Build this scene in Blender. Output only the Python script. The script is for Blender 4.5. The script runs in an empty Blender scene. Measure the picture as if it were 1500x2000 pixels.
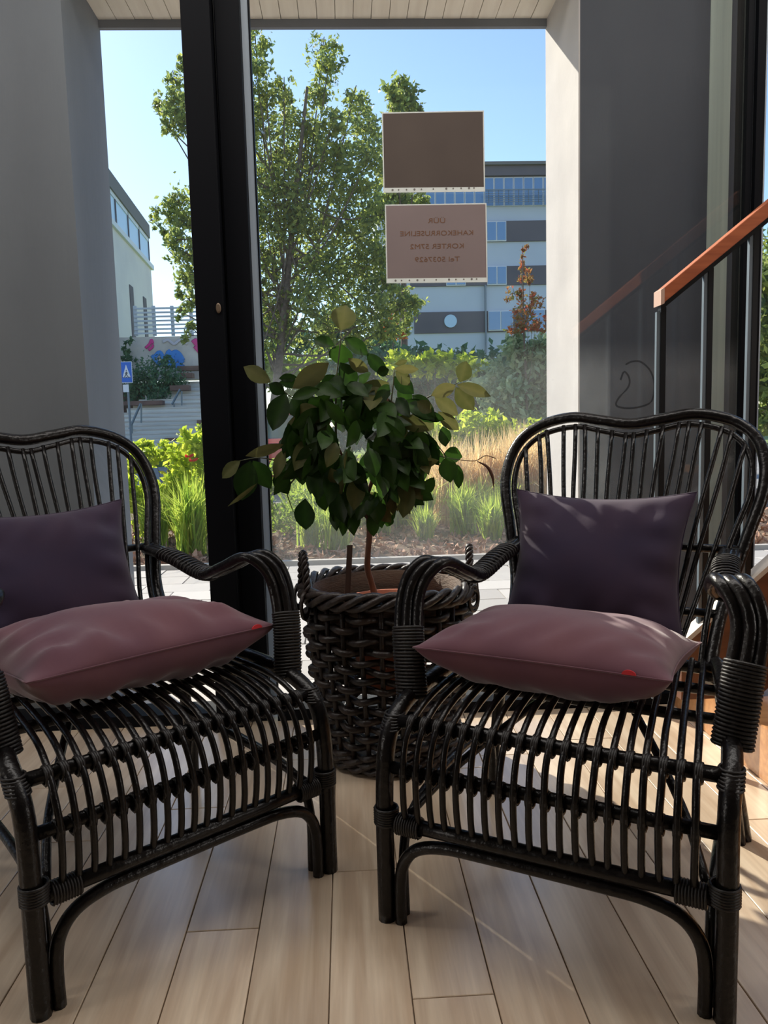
import bpy, math, random
import numpy as np
from mathutils import Vector, Matrix, Quaternion
random.seed(7); rng = np.random.default_rng(7)
S = bpy.context.scene
C = S.collection
R = math.radians

# ------------------------------------------------------------------ camera
YAW, PITCH, ROLL, FPX, CH = 0.04611, 0.11005, -0.02653, 1520.0, 0.9
def cam_axes():
    d = np.array([math.sin(YAW)*math.cos(PITCH), math.cos(YAW)*math.cos(PITCH), -math.sin(PITCH)])
    r = np.array([math.cos(YAW), -math.sin(YAW), 0.0]); u = np.cross(r, d)
    c, s = math.cos(ROLL), math.sin(ROLL)
    return c*r+s*u, -s*r+c*u, d
AR, AU, AD = cam_axes()
cd = bpy.data.cameras.new('camera'); cam = bpy.data.objects.new('camera', cd); C.objects.link(cam)
M = Matrix.Identity(4)
for i in range(3):
    M[i][0] = AR[i]; M[i][1] = AU[i]; M[i][2] = -AD[i]
M[2][3] = CH
cam.matrix_world = M
cd.sensor_fit = 'VERTICAL'; cd.sensor_height = 24.0; cd.lens = FPX/2000*24.0
cd.clip_start = 0.05; cd.clip_end = 2000
S.camera = cam
def ray(x, y): return (x-750)/FPX*AR - (y-1000)/FPX*AU + AD
def at(x, y, Y):                      # a point seen at pixel x, y and standing at depth Y
    r = ray(x, y); p = r*(Y/r[1]); return Vector((p[0], p[1], p[2]+CH))

# ------------------------------------------------------------------ light, sky, exposure
SUN = Vector((-0.65, 1.0, 0.80)).normalized()
W = bpy.data.worlds.new('world'); S.world = W; W.use_nodes = True
nt = W.node_tree; bg = nt.nodes['Background']
sky = nt.nodes.new('ShaderNodeTexSky'); sky.sky_type = 'NISHITA'; sky.sun_disc = False
sky.sun_elevation = math.asin(SUN.z); sky.sun_rotation = math.atan2(SUN.x, SUN.y)
sky.air_density = 1.0; sky.dust_density = 0.25; sky.ozone_density = 3.0; sky.altitude = 30
nt.links.new(sky.outputs[0], bg.inputs[0]); bg.inputs[1].default_value = 0.084
sl = bpy.data.lights.new('sun', 'SUN'); sl.energy = 2.9; sl.angle = R(0.6); sl.color = (1.0, 0.93, 0.80)
so = bpy.data.objects.new('sun', sl); C.objects.link(so); so.rotation_euler = SUN.to_track_quat('Z', 'Y').to_euler()
so.location = (-3, 4, 9)
al = bpy.data.lights.new('added_ceiling_fill', 'AREA'); al.shape = 'RECTANGLE'; al.size = 4.6; al.size_y = .35; al.energy = 17; al.color = (1.0, 0.95, 0.90)  # added overhead fill with no known fixture; lifts the dark floor
ao = bpy.data.objects.new('added_ceiling_fill', al); C.objects.link(ao); ao.location = (.1, 1.62, 2.74)
for nm, lx in (('added_fill_left', -3.0), ('added_fill_right', 3.2)):  # two added side fills, out of view, brightening the cushion fronts
    al = bpy.data.lights.new(nm, 'AREA'); al.shape = 'RECTANGLE'; al.size = .5; al.size_y = .8; al.energy = 4.5; al.color = (1.0, 0.93, 0.86)
    ao = bpy.data.objects.new(nm, al); C.objects.link(ao); ao.location = (lx, .1, 1.3); ao.rotation_euler = (Vector((lx, .1, 1.3))-Vector((0, 1.2, .45))).to_track_quat('Z', 'Y').to_euler()
S.view_settings.view_transform = 'Standard'; S.view_settings.look = 'None'
S.view_settings.gamma = 1.0; S.view_settings.use_curve_mapping = False; S.view_settings.exposure = 1.5

# ------------------------------------------------------------------ materials
def lin(c): return tuple(((v/255)/12.92 if v/255 <= .04045 else ((v/255+.055)/1.055)**2.4) for v in c)+(1.0,)
MATS = {}
def mat(name, c=(128,128,128), rough=.6, metal=0.0, c2=None, scale=6.0, stretch=(1,1,1), bump=0.0, bscale=60.0, trans=0.0, spec=.5, tint=False, rnd=0.0, coat=0.0):
    m = bpy.data.materials.new(name); m.use_nodes = True; n = m.node_tree.nodes; l = m.node_tree.links
    p = n['Principled BSDF']; p.inputs['Base Color'].default_value = lin(c); p.inputs['Roughness'].default_value = rough
    p.inputs['Metallic'].default_value = metal; p.inputs['Specular IOR Level'].default_value = spec; p.inputs['Coat Weight'].default_value = coat
    p.inputs['Coat Roughness'].default_value = .15
    col = None
    tc = n.new('ShaderNodeTexCoord'); mp = n.new('ShaderNodeMapping'); mp.inputs['Scale'].default_value = stretch
    l.new(tc.outputs['Object'], mp.inputs[0])
    if c2 is not None:
        mix = n.new('ShaderNodeMix'); mix.data_type = 'RGBA'; mix.inputs[6].default_value = lin(c); mix.inputs[7].default_value = lin(c2)
        if tint:
            a = n.new('ShaderNodeAttribute'); a.attribute_name = 'tint'; l.new(a.outputs['Fac'], mix.inputs[0])
        elif rnd:
            o = n.new('ShaderNodeObjectInfo'); l.new(o.outputs['Random'], mix.inputs[0])
        else:
            ns = n.new('ShaderNodeTexNoise'); ns.inputs['Scale'].default_value = scale; ns.inputs['Detail'].default_value = 6
            rp = n.new('ShaderNodeMapRange'); rp.inputs[1].default_value = .33; rp.inputs[2].default_value = .67
            l.new(mp.outputs[0], ns.inputs['Vector']); l.new(ns.outputs[0], rp.inputs[0]); l.new(rp.outputs[0], mix.inputs[0])
        l.new(mix.outputs[2], p.inputs['Base Color']); col = mix.outputs[2]
    if bump:
        nb = n.new('ShaderNodeTexNoise'); nb.inputs['Scale'].default_value = bscale; nb.inputs['Detail'].default_value = 4
        bm = n.new('ShaderNodeBump'); bm.inputs['Strength'].default_value = bump; bm.inputs['Distance'].default_value = .01
        l.new(mp.outputs[0], nb.inputs['Vector']); l.new(nb.outputs[0], bm.inputs['Height']); l.new(bm.outputs[0], p.inputs['Normal'])
    if trans:
        t = n.new('ShaderNodeBsdfTranslucent'); t.inputs[0].default_value = lin(c); mx = n.new('ShaderNodeMixShader'); mx.inputs[0].default_value = trans
        if col is not None:
            l.new(col, t.inputs[0])
        l.new(p.outputs[0], mx.inputs[1]); l.new(t.outputs[0], mx.inputs[2]); l.new(mx.outputs[0], n['Material Output'].inputs[0])
    MATS[name] = m; return m
rattan = mat('black_rattan', (9,8,9), .30, c2=(19,15,14), scale=14, bump=.25, bscale=60, spec=.32)
wrapm = mat('black_rattan_wrap', (14,12,12), .5, c2=(26,20,18), scale=40, bump=.2, bscale=90)
wicker = mat('dark_wicker', (26,22,22), .42, c2=(50,38,32), scale=22, bump=.3, bscale=80)
velvet = mat('mauve_velvet', (92,58,72), .85, c2=(110,72,80), scale=5, bump=.12, bscale=14, spec=.2)
velvet.node_tree.nodes['Principled BSDF'].inputs['Sheen Weight'].default_value = .35
velvet2 = mat('dark_violet_velvet', (44,35,58), .85, c2=(54,38,56), scale=5, bump=.12, bscale=14, spec=.2)
velvet2.node_tree.nodes['Principled BSDF'].inputs['Sheen Weight'].default_value = .2
redtag = mat('red_tag', (205,40,50), .6)
frame_m = mat('black_window_frame', (5,7,13), .6, spec=.12)
alu = mat('aluminium_spacer', (170,180,188), .35, metal=.7)
pale_sp = mat('painted_spacer_gleam', (214,228,240), .5, trans=.45)  # pale diffuse colour stands in for the strips' bright reflection
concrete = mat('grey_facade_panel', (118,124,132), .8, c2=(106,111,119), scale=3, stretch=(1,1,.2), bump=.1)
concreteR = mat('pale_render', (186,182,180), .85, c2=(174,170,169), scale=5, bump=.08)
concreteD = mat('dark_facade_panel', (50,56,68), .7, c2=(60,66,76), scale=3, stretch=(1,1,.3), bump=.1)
columnm = mat('pale_green_panel', (168,180,172), .7, c2=(148,160,154), scale=8, stretch=(6,6,.1))
boardm = mat('painted_board', (236,228,212), .7, c2=(224,214,198), scale=9, stretch=(4,.4,1))
knotm = mat('board_knot', (150,135,115), .8)
wallm = mat('grey_wall', (150,150,152), .9)
paver = mat('concrete_paver', (196,190,184), .9, c2=(168,163,158), rnd=1, bump=.2, bscale=120)
ground_m = mat('soil', (120,96,72), .95, c2=(86,68,52), scale=4)
asphalt = mat('asphalt', (150,148,146), .95, c2=(128,126,124), scale=3)
lawn = mat('lawn', (122,140,62), .95, c2=(90,112,44), scale=2)
mulchm = mat('mulch', (150,112,88), .9, c2=(206,166,140), tint=True)
def leafm(name, a, b, tr=.5, rough=.5): return mat(name, a, rough, c2=b, tint=True, trans=tr, spec=.3)
treem = leafm('tree_leaf', (98,124,84), (192,200,98), .6)
hedgem = leafm('hedge_leaf', (70,112,90), (120,154,108), .45)
shrubm = leafm('pale_shrub_leaf', (120,150,110), (200,214,170), .45)
yellowm = leafm('bright_shrub_leaf', (150,176,50), (228,234,90), .7)
midm = leafm('green_shrub_leaf', (110,140,56), (184,204,84), .65)
redleaf = leafm('red_leaf', (176,84,62), (140,150,84), .6)
orangeleaf = leafm('orange_leaf', (196,110,50), (220,150,80), .5)
grassm = leafm('green_grass', (124,158,56), (214,226,100), .7)
goldm = leafm('golden_grass', (222,186,128), (248,226,176), .65)
bark = mat('bark', (84,74,66), .9, c2=(120,108,96), scale=12, bump=.5)
twigm = mat('brown_stem', (126,88,66), .7, c2=(96,66,50), scale=20, stretch=(1,1,.3), bump=.4)
twigd = mat('dark_stem', (62,66,40), .7)
terracotta = mat('terracotta', (196,120,92), .8, c2=(176,104,80), scale=14)
soilm = mat('potting_soil', (58,42,32), .95, c2=(90,66,50), scale=60, bump=.5)
stickm = mat('dark_wood_stick', (60,46,40), .7, c2=(84,64,54), scale=30, stretch=(1,1,.2))
liner = mat('brown_liner', (104,84,70), .8, c2=(76,60,50), scale=9, stretch=(1,1,4), bump=.5)
railwood = mat('reddish_handrail_wood', (176,98,60), .45, c2=(150,78,46), scale=12, stretch=(.6,6,6))
stairwood = mat('orange_stair_wood', (204,150,98), .4, c2=(180,124,78), scale=8, stretch=(.5,6,6))
stairside = mat('brown_stair_side', (120,76,52), .45, c2=(96,60,42), scale=8, stretch=(.4,4,4))
blackmetal = mat('black_metal', (20,22,26), .4, metal=.3)
greymetal = mat('grey_metal', (112,124,134), .45, metal=.5)
whitewall = mat('white_facade', (226,224,222), .9, c2=(212,210,212), scale=.4)
bluewhite = mat('pale_facade', (198,208,222), .9, c2=(186,196,212), scale=.2)
darkband = mat('grey_facade_band', (108,104,112), .9, c2=(94,92,102), scale=.3)
roofm = mat('grey_roof', (112,112,112), .8)
blueglass = mat('window_glass', (84,128,178), .12, spec=1.0)
skyglass = mat('painted_sky_glass', (176,208,236), .4, spec=.6)  # lightened blue colour stands in for sky reflected in the glass
whiteframe = mat('white_window_frame', (216,222,230), .6)
fencem = mat('pale_fence', (196,204,214), .7)
stonewall = mat('retaining_wall', (216,208,200), .9, c2=(188,182,176), scale=1.5, bump=.2, bscale=5)
stepm = mat('grey_steps', (226,226,222), .9, c2=(206,206,204), rnd=1)
brickm = mat('brown_planter', (124,98,88), .9, c2=(104,82,76), scale=3)
bluepaint = mat('blue_paint', (66,136,214), .7)
pinkpaint = mat('pink_paint', (214,60,140), .7)
palepaint = mat('pale_paint', (200,196,206), .7)
signblue = mat('sign_blue', (24,104,206), .4)
signwhite = mat('sign_white', (236,238,240), .5)
signdark = mat('sign_dark', (40,34,34), .6)
carred = mat('car_red', (190,40,50), .25, coat=.8)
carglass = mat('car_glass', (60,84,80), .08, spec=1.0)
rubber = mat('tyre', (26,26,26), .8)
chrome = mat('hubcap', (170,172,176), .3, metal=.8)
inkm = mat('brown_ink', (118,84,62), .8)
sleeve = mat('clear_sleeve', (214,216,214), .35, trans=.5)
dotm = mat('punch_hole', (120,116,112), .7)
paper1 = mat('brown_paper', (96,86,80), .9, c2=(90,80,75), scale=6, trans=.17)
paper2 = mat('pale_paper', (150,136,136), .9, c2=(144,131,131), scale=6, trans=.22)
leafA = mat('citrus_leaf', (26,46,18), .42, c2=(54,86,28), tint=True, trans=.45, spec=.28)
leafB = mat('citrus_leaf_light', (76,82,42), .5, c2=(116,112,68), tint=True, trans=.4, spec=.3)
dryleaf = mat('dry_leaf', (92,60,46), .8)
roseleaf = mat('rose_petal', (214,50,50), .6, trans=.3)
for mm in (redtag,):
    pass
# dark leaf veins: waves across the blade
def floor_mat():
    m = bpy.data.materials.new('oak_plank'); m.use_nodes = True; n = m.node_tree.nodes; l = m.node_tree.links; p = n['Principled BSDF']
    tc = n.new('ShaderNodeTexCoord'); oi = n.new('ShaderNodeObjectInfo')
    ad = n.new('ShaderNodeVectorMath'); ad.operation = 'ADD'; sc = n.new('ShaderNodeVectorMath'); sc.operation = 'SCALE'; sc.inputs['Scale'].default_value = 37.0
    cb = n.new('ShaderNodeCombineXYZ')
    for k in range(3): l.new(oi.outputs['Random'], cb.inputs[k])
    l.new(cb.outputs[0], sc.inputs[0]); l.new(tc.outputs['Object'], ad.inputs[0]); l.new(sc.outputs[0], ad.inputs[1])
    mp = n.new('ShaderNodeMapping'); mp.inputs['Scale'].default_value = (16, 1.1, 1); l.new(ad.outputs[0], mp.inputs[0])
    n1 = n.new('ShaderNodeTexNoise'); n1.inputs['Scale'].default_value = 1.6; n1.inputs['Detail'].default_value = 7; n1.inputs['Distortion'].default_value = .7
    l.new(mp.outputs[0], n1.inputs['Vector'])
    mp2 = n.new('ShaderNodeMapping'); mp2.inputs['Scale'].default_value = (150, 6, 1); l.new(ad.outputs[0], mp2.inputs[0])
    n2 = n.new('ShaderNodeTexNoise'); n2.inputs['Scale'].default_value = 1.0; n2.inputs['Detail'].default_value = 3; l.new(mp2.outputs[0], n2.inputs['Vector'])
    r = n.new('ShaderNodeValToRGB'); r.color_ramp.elements[0].position = .36; r.color_ramp.elements[0].color = lin((198,174,148)); r.color_ramp.elements[1].position = .66; r.color_ramp.elements[1].color = lin((226,207,182))
    l.new(n1.outputs[0], r.inputs[0])
    mx = n.new('ShaderNodeMix'); mx.data_type = 'RGBA'; mx.blend_type = 'MULTIPLY'; mx.inputs[0].default_value = .35
    r2 = n.new('ShaderNodeMapRange'); r2.inputs[1].default_value = .3; r2.inputs[2].default_value = .7; r2.inputs[3].default_value = .72; r2.inputs[4].default_value = 1.0
    l.new(n2.outputs[0], r2.inputs[0]); l.new(r.outputs[0], mx.inputs[6]); l.new(r2.outputs[0], mx.inputs[7])
    hs = n.new('ShaderNodeHueSaturation'); mr = n.new('ShaderNodeMapRange'); mr.inputs[3].default_value = .86; mr.inputs[4].default_value = 1.1
    l.new(oi.outputs['Random'], mr.inputs[0]); l.new(mr.outputs[0], hs.inputs['Value']); l.new(mx.outputs[2], hs.inputs['Color']); l.new(hs.outputs[0], p.inputs['Base Color'])
    p.inputs['Roughness'].default_value = .30; p.inputs['Specular IOR Level'].default_value = .7; p.inputs['Coat Weight'].default_value = .5; p.inputs['Coat Roughness'].default_value = .22
    b = n.new('ShaderNodeBump'); b.inputs['Strength'].default_value = .08; b.inputs['Distance'].default_value = .002; l.new(n2.outputs[0], b.inputs['Height']); l.new(b.outputs[0], p.inputs['Normal'])
    return m
oak = floor_mat()
def glass_mat(name, dirt_low, dirt_high, z0, z1):
    m = bpy.data.materials.new(name); m.use_nodes = True; n = m.node_tree.nodes; l = m.node_tree.links; n.remove(n['Principled BSDF'])
    tr = n.new('ShaderNodeBsdfTransparent'); tr.inputs[0].default_value = (.985, .99, .985, 1); gl = n.new('ShaderNodeBsdfGlossy'); gl.inputs['Roughness'].default_value = .02
    lw = n.new('ShaderNodeLayerWeight'); lw.inputs[0].default_value = .5; pw = n.new('ShaderNodeMath'); pw.operation = 'POWER'; pw.inputs[1].default_value = 5.0; l.new(lw.outputs['Facing'], pw.inputs[0])
    fr = n.new('ShaderNodeMath'); fr.operation = 'MULTIPLY_ADD'; fr.inputs[1].default_value = .96; fr.inputs[2].default_value = .04; l.new(pw.outputs[0], fr.inputs[0])
    a = n.new('ShaderNodeMixShader'); l.new(fr.outputs[0], a.inputs[0]); l.new(tr.outputs[0], a.inputs[1]); l.new(gl.outputs[0], a.inputs[2])
    tl = n.new('ShaderNodeBsdfTranslucent'); tl.inputs[0].default_value = (.8, .84, .86, 1)
    tc = n.new('ShaderNodeTexCoord'); sp = n.new('ShaderNodeSeparateXYZ'); l.new(tc.outputs['Object'], sp.inputs[0])
    mr = n.new('ShaderNodeMapRange'); mr.inputs[1].default_value = z0; mr.inputs[2].default_value = z1; mr.inputs[3].default_value = dirt_low; mr.inputs[4].default_value = dirt_high; l.new(sp.outputs[2], mr.inputs[0])
    ns = n.new('ShaderNodeTexNoise'); ns.inputs['Scale'].default_value = 5; ns.inputs['Detail'].default_value = 9; ns.inputs['Roughness'].default_value = .7; l.new(tc.outputs['Object'], ns.inputs['Vector'])
    r1 = n.new('ShaderNodeMapRange'); r1.inputs[1].default_value = .3; r1.inputs[2].default_value = .75; r1.inputs[3].default_value = .55; r1.inputs[4].default_value = 1.6; l.new(ns.outputs[0], r1.inputs[0])
    mu = n.new('ShaderNodeMath'); mu.operation = 'MULTIPLY'; l.new(mr.outputs[0], mu.inputs[0]); l.new(r1.outputs[0], mu.inputs[1])
    vo = n.new('ShaderNodeTexVoronoi'); vo.inputs['Scale'].default_value = 34; l.new(tc.outputs['Object'], vo.inputs['Vector'])
    r2 = n.new('ShaderNodeMapRange'); r2.inputs[1].default_value = .03; r2.inputs[2].default_value = .10; r2.inputs[3].default_value = 3.0; r2.inputs[4].default_value = 1.0; l.new(vo.outputs['Distance'], r2.inputs[0])
    m2 = n.new('ShaderNodeMath'); m2.operation = 'MULTIPLY'; l.new(mu.outputs[0], m2.inputs[0]); l.new(r2.outputs[0], m2.inputs[1])
    df = n.new('ShaderNodeBsdfDiffuse'); df.inputs[0].default_value = (.8, .84, .86, 1); dm = n.new('ShaderNodeMixShader'); dm.inputs[0].default_value = .7; l.new(tl.outputs[0], dm.inputs[1]); l.new(df.outputs[0], dm.inputs[2])
    b = n.new('ShaderNodeMixShader'); l.new(m2.outputs[0], b.inputs[0]); l.new(a.outputs[0], b.inputs[1]); l.new(dm.outputs[0], b.inputs[2])
    l.new(b.outputs[0], n['Material Output'].inputs[0]); return m
paneL = glass_mat('clean_pane', .010, .008, .6, 1.3)
paneR = glass_mat('dusty_pane', .060, .007, 1.04, 1.14)

# ------------------------------------------------------------------ mesh helpers
class MB:
    def __init__(s): s.v = []; s.f = []; s.t = []
    def box(s, a, b):
        x0,y0,z0 = a; x1,y1,z1 = b; k = len(s.v)
        s.v += [(x0,y0,z0),(x1,y0,z0),(x1,y1,z0),(x0,y1,z0),(x0,y0,z1),(x1,y0,z1),(x1,y1,z1),(x0,y1,z1)]
        s.f += [tuple(k+i for i in q) for q in ((0,3,2,1),(4,5,6,7),(0,1,5,4),(1,2,6,5),(2,3,7,6),(3,0,4,7))]; return s
    def obox(s, o, ux, uy, uz):          # oriented box, origin corner and three edge vectors
        o, ux, uy, uz = map(Vector, (o, ux, uy, uz)); k = len(s.v)
        s.v += [tuple(p) for p in (o, o+ux, o+ux+uy, o+uy, o+uz, o+ux+uz, o+ux+uy+uz, o+uy+uz)]
        s.f += [tuple(k+i for i in q) for q in ((0,3,2,1),(4,5,6,7),(0,1,5,4),(1,2,6,5),(2,3,7,6),(3,0,4,7))]; return s
    def tube(s, pts, r, n=8, closed=False, cap=True, flat=None):
        P = [Vector(p) for p in pts]; N = len(P); rr = r if hasattr(r, '__len__') else [r]*N
        T = []
        for i in range(N):
            a = P[(i-1) % N] if (closed or i > 0) else P[0]; b = P[(i+1) % N] if (closed or i < N-1) else P[-1]
            T.append((b-a).normalized() if (b-a).length > 1e-9 else Vector((0,0,1)))
        u = T[0].orthogonal().normalized()
        if flat is not None: u = (Vector(flat)-T[0]*T[0].dot(Vector(flat))).normalized()
        k = len(s.v)
        for i in range(N):
            if flat is not None: u = Vector(flat)
            u = (u-T[i]*T[i].dot(u)).normalized(); w = T[i].cross(u)
            for j in range(n):
                an = 2*math.pi*j/n; r0 = rr[i]
                ra, rb = (r0 if not hasattr(r0, '__len__') else r0[0]), (r0 if not hasattr(r0, '__len__') else r0[1])
                s.v.append(tuple(P[i]+u*math.cos(an)*ra+w*math.sin(an)*rb))
        for i in range(N if closed else N-1):
            for j in range(n):
                a = k+i*n+j; b = k+i*n+(j+1) % n; c = k+((i+1) % N)*n+(j+1) % n; d = k+((i+1) % N)*n+j
                s.f.append((a, b, c, d))
        if cap and not closed:
            s.f.append(tuple(k+j for j in range(n))[::-1]); s.f.append(tuple(k+(N-1)*n+j for j in range(n)))
        return s
    def lathe(s, prof, c=(0,0,0), n=32, cap=True):
        k = len(s.v)
        for r, z in prof:
            for j in range(n):
                a = 2*math.pi*j/n; s.v.append((c[0]+r*math.cos(a), c[1]+r*math.sin(a), c[2]+z))
        for i in range(len(prof)-1):
            for j in range(n):
                s.f.append((k+i*n+j, k+i*n+(j+1) % n, k+(i+1)*n+(j+1) % n, k+(i+1)*n+j))
        if cap: s.f.append(tuple(k+j for j in range(n))[::-1]); s.f.append(tuple(k+(len(prof)-1)*n+j for j in range(n)))
        return s
    def poly(s, pts):
        k = len(s.v); s.v += [tuple(p) for p in pts]; s.f.append(tuple(range(k, k+len(pts)))); return s
    def prism(s, pts, d):
        n = len(pts); k = len(s.v); d = Vector(d)
        s.v += [tuple(p) for p in pts]+[tuple(Vector(p)+d) for p in pts]
        s.f.append(tuple(range(k, k+n))[::-1]); s.f.append(tuple(range(k+n, k+2*n)))
        for j in range(n): s.f.append((k+j, k+(j+1) % n, k+n+(j+1) % n, k+n+j))
        return s
    def mesh(s, name, smooth=False):
        me = bpy.data.meshes.new(name); me.from_pydata(s.v, [], s.f)
        if s.t and len(s.t) == len(s.v):
            at_ = me.attributes.new('tint', 'FLOAT', 'POINT'); at_.data.foreach_set('value', s.t)
        if smooth: me.polygons.foreach_set('use_smooth', [True]*len(me.polygons))
        me.update(); return me
    def build(s, name, m, parent=None, smooth=False, loc=None):
        return link(name, s.mesh(name, smooth), m, parent, loc)
def link(name, me, m, parent=None, loc=None):
    if m is not None and not me.materials: me.materials.append(m)
    o = bpy.data.objects.new(name, me); C.objects.link(o)
    if parent: o.parent = parent
    if loc is not None: o.location = loc
    return o
def tag(o, label=None, cat=None, group=None, kind=None):
    if label: o['label'] = label
    if cat: o['category'] = cat
    if group: o['group'] = group
    if kind: o['kind'] = kind
    return o
def empty(name, loc=(0,0,0), rz=0):
    o = bpy.data.objects.new(name, None); C.objects.link(o); o.location = loc; o.rotation_euler = (0,0,rz); o.empty_display_size = .05; return o
def copy_tree(o, parent=None):
    c = o.copy(); C.objects.link(c); c.parent = parent
    for ch in list(o.children): copy_tree(ch, c)
    return c
def bevel(o, w, seg=2):
    b = o.modifiers.new('b', 'BEVEL'); b.width = w; b.segments = seg; b.limit_method = 'ANGLE'; return o
def cr(P, n=6):
    P = [Vector(p) for p in P]; P = [2*P[0]-P[1]]+P+[2*P[-1]-P[-2]]; o = []
    for i in range(1, len(P)-2):
        a, b, c, d = P[i-1:i+3]
        for q in range(n):
            t = q/n; o.append(.5*((2*b)+(c-a)*t+(2*a-5*b+4*c-d)*t*t+(3*b-a-3*c+d)*t**3))
    o.append(P[-2]); return o

# ------------------------------------------------------------------ THE ROOM
WY = 2.40                                   # window plane
floor = MB().box((-3.2, -4.2, -.06), (3.4, WY+.0, -.014)).build('floor', oak); tag(floor, kind='structure')
PW = .131; plank_mesh = {}
def plank(x, y0, y1):
    key = round(y1-y0, 3)
    if key not in plank_mesh:
        g = .0011; L = y1-y0; bv = .0010
        v = [(g,g,-.014),(PW-g,g,-.014),(PW-g,L-g,-.014),(g,L-g,-.014),(g,g,-bv),(PW-g,g,-bv),(PW-g,L-g,-bv),(g,L-g,-bv),
             (g+bv,g+bv,0),(PW-g-bv,g+bv,0),(PW-g-bv,L-g-bv,0),(g+bv,L-g-bv,0)]
        f = [(0,1,5,4),(1,2,6,5),(2,3,7,6),(3,0,4,7),(4,5,9,8),(5,6,10,9),(6,7,11,10),(7,4,8,11),(8,9,10,11)]
        me = bpy.data.meshes.new('plank'); me.from_pydata(v, [], f); plank_mesh[key] = me
    link('plank', plank_mesh[key], oak, floor, (x, y0, 0))
known = {-2: 1.333, 1: 1.135, 0: 1.50, 3: 2.02, 6: 1.18, -1: 2.05, 2: 1.95, 4: 1.72, 5: 2.10, -3: 1.80, 7: 1.62}
for i in range(-19, 21):
    x = -.0545+i*PW+PW*0
    e = known.get(i, .3+((i*0.617) % 1)*1.5)
    cuts = sorted({e+k*1.2 for k in range(-3, 3) if 0.15 < e+k*1.2 < WY-.1})
    ys = [-.1]+cuts+[WY-.005]
    for a, b in zip(ys, ys[1:]):
        if b > .75: plank(x, round(a, 3), round(b, 3))
tag(MB().box((-3.2,-4.2,2.78),(3.4,WY+.1,2.9)).build('ceiling', wallm), kind='structure')
tag(MB().box((-3.3,-4.2,-.06),(-3.2,WY+.1,2.8)).build('wall_left', wallm), kind='structure')
tag(MB().box((3.4,-4.2,-.06),(3.5,WY+.1,2.8)).build('wall_right', wallm), kind='structure')
tag(MB().box((-3.3,-4.3,-.06),(3.5,-4.2,2.8)).build('wall_back', wallm), kind='structure')
# window wall: black post, frames, panes
w1 = MB().box((-.4185,WY-.10,0),(-.338,WY+.05,2.72)).build('window_1', frame_m); tag(w1, kind='structure')
bevel(w1, .003)
bevel(MB().box((-.333,WY-.055,0),(-.262,WY+.05,2.72)).build('window_frame', frame_m, w1), .003)
MB().box((-.336,WY-.045,0),(-.334,WY+.045,2.72)).build('post_groove', blackmetal, w1)
MB().box((-.262,WY-.012,.03),(-.243,WY+.012,2.70)).build('spacer_strip', pale_sp, w1)
MB().box((-.2425,WY-.014,.03),(-.2385,WY+.014,2.70)).build('rubber_seal', frame_m, w1)
k = at(427, 602, WY-.10)
MB().lathe([(.001,0),(.0055,.0),(.0055,.004),(.004,.006),(.001,.006)], n=16).build('lock_plate', mat('brass_lock', (112,96,80), .5, metal=.4), w1)
lp = [o for o in w1.children if o.name.startswith('lock_plate')][0]; lp.rotation_euler = (R(90),0,0); lp.location = (k.x, WY-.100, k.z); lp.scale = (1.3,2.6,1)
for nm, x0, x1 in (('window_frame', -3.2, -.424), ('window_frame', -.238, 3.4)):
    MB().box((x0,WY-.06,0),(x1,WY+.05,.035)).build('sill_rail', frame_m, w1)
    MB().box((x0,WY-.06,2.70),(x1,WY+.05,2.78)).build('head_rail', frame_m, w1)
MB().box((-3.2,WY-.004,.03),(-.42,WY+.004,2.71)).build('pane', paneL, w1)
MB().box((-.240,WY-.004,.03),(1.222,WY+.004,2.71)).build('pane', paneR, w1)
w2 = MB().box((1.224,WY-.02,0),(1.243,WY+.05,2.72)).build('window_2', frame_m); tag(w2, kind='structure')
MB().box((1.243,WY-.01,0),(1.2485,WY+.03,2.72)).build('spacer_strip', pale_sp, w2)
MB().box((1.2485,WY-.03,0),(1.270,WY+.05,2.72)).build('window_frame', frame_m, w2)
MB().box((1.270,WY-.012,0),(1.2745,WY+.03,2.72)).build('spacer_strip', pale_sp, w2)
MB().box((1.2745,WY-.012,0),(1.2830,WY+.03,2.72)).build('window_frame', frame_m, w2)
MB().box((1.2830,WY-.012,0),(1.2875,WY+.03,2.72)).build('spacer_strip', pale_sp, w2)
MB().box((1.289,WY-.004,.03),(3.4,WY+.004,2.71)).build('pane', paneL, w2)
sm = bpy.data.materials.new('wiped_smudge'); sm.use_nodes = True; n_ = sm.node_tree.nodes; t_ = n_.new('ShaderNodeBsdfTransparent'); x_ = n_.new('ShaderNodeMixShader'); x_.inputs[0].default_value = .45
n_['Principled BSDF'].inputs['Base Color'].default_value = lin((30,36,42)); sm.node_tree.links.new(t_.outputs[0], x_.inputs[1]); sm.node_tree.links.new(n_['Principled BSDF'].outputs[0], x_.inputs[2]); sm.node_tree.links.new(x_.outputs[0], n_['Material Output'].inputs[0])
SP = [at(x, y, WY-.0045) for x, y in ((1212,742),(1219,726),(1229,738),(1227,756),(1208,778),(1204,792),(1222,797),(1248,795),(1272,784),(1278,752),(1270,724),(1252,707),(1235,706),(1222,712))]
MB().tube(cr(SP, 6), [(.0028,.0003)]*((len(SP)-1)*6+1), 6, flat=(.7,0,.7)).build('smudge', sm, w1)['label'] = 'finger drawn loop wiped in the dust'
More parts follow.
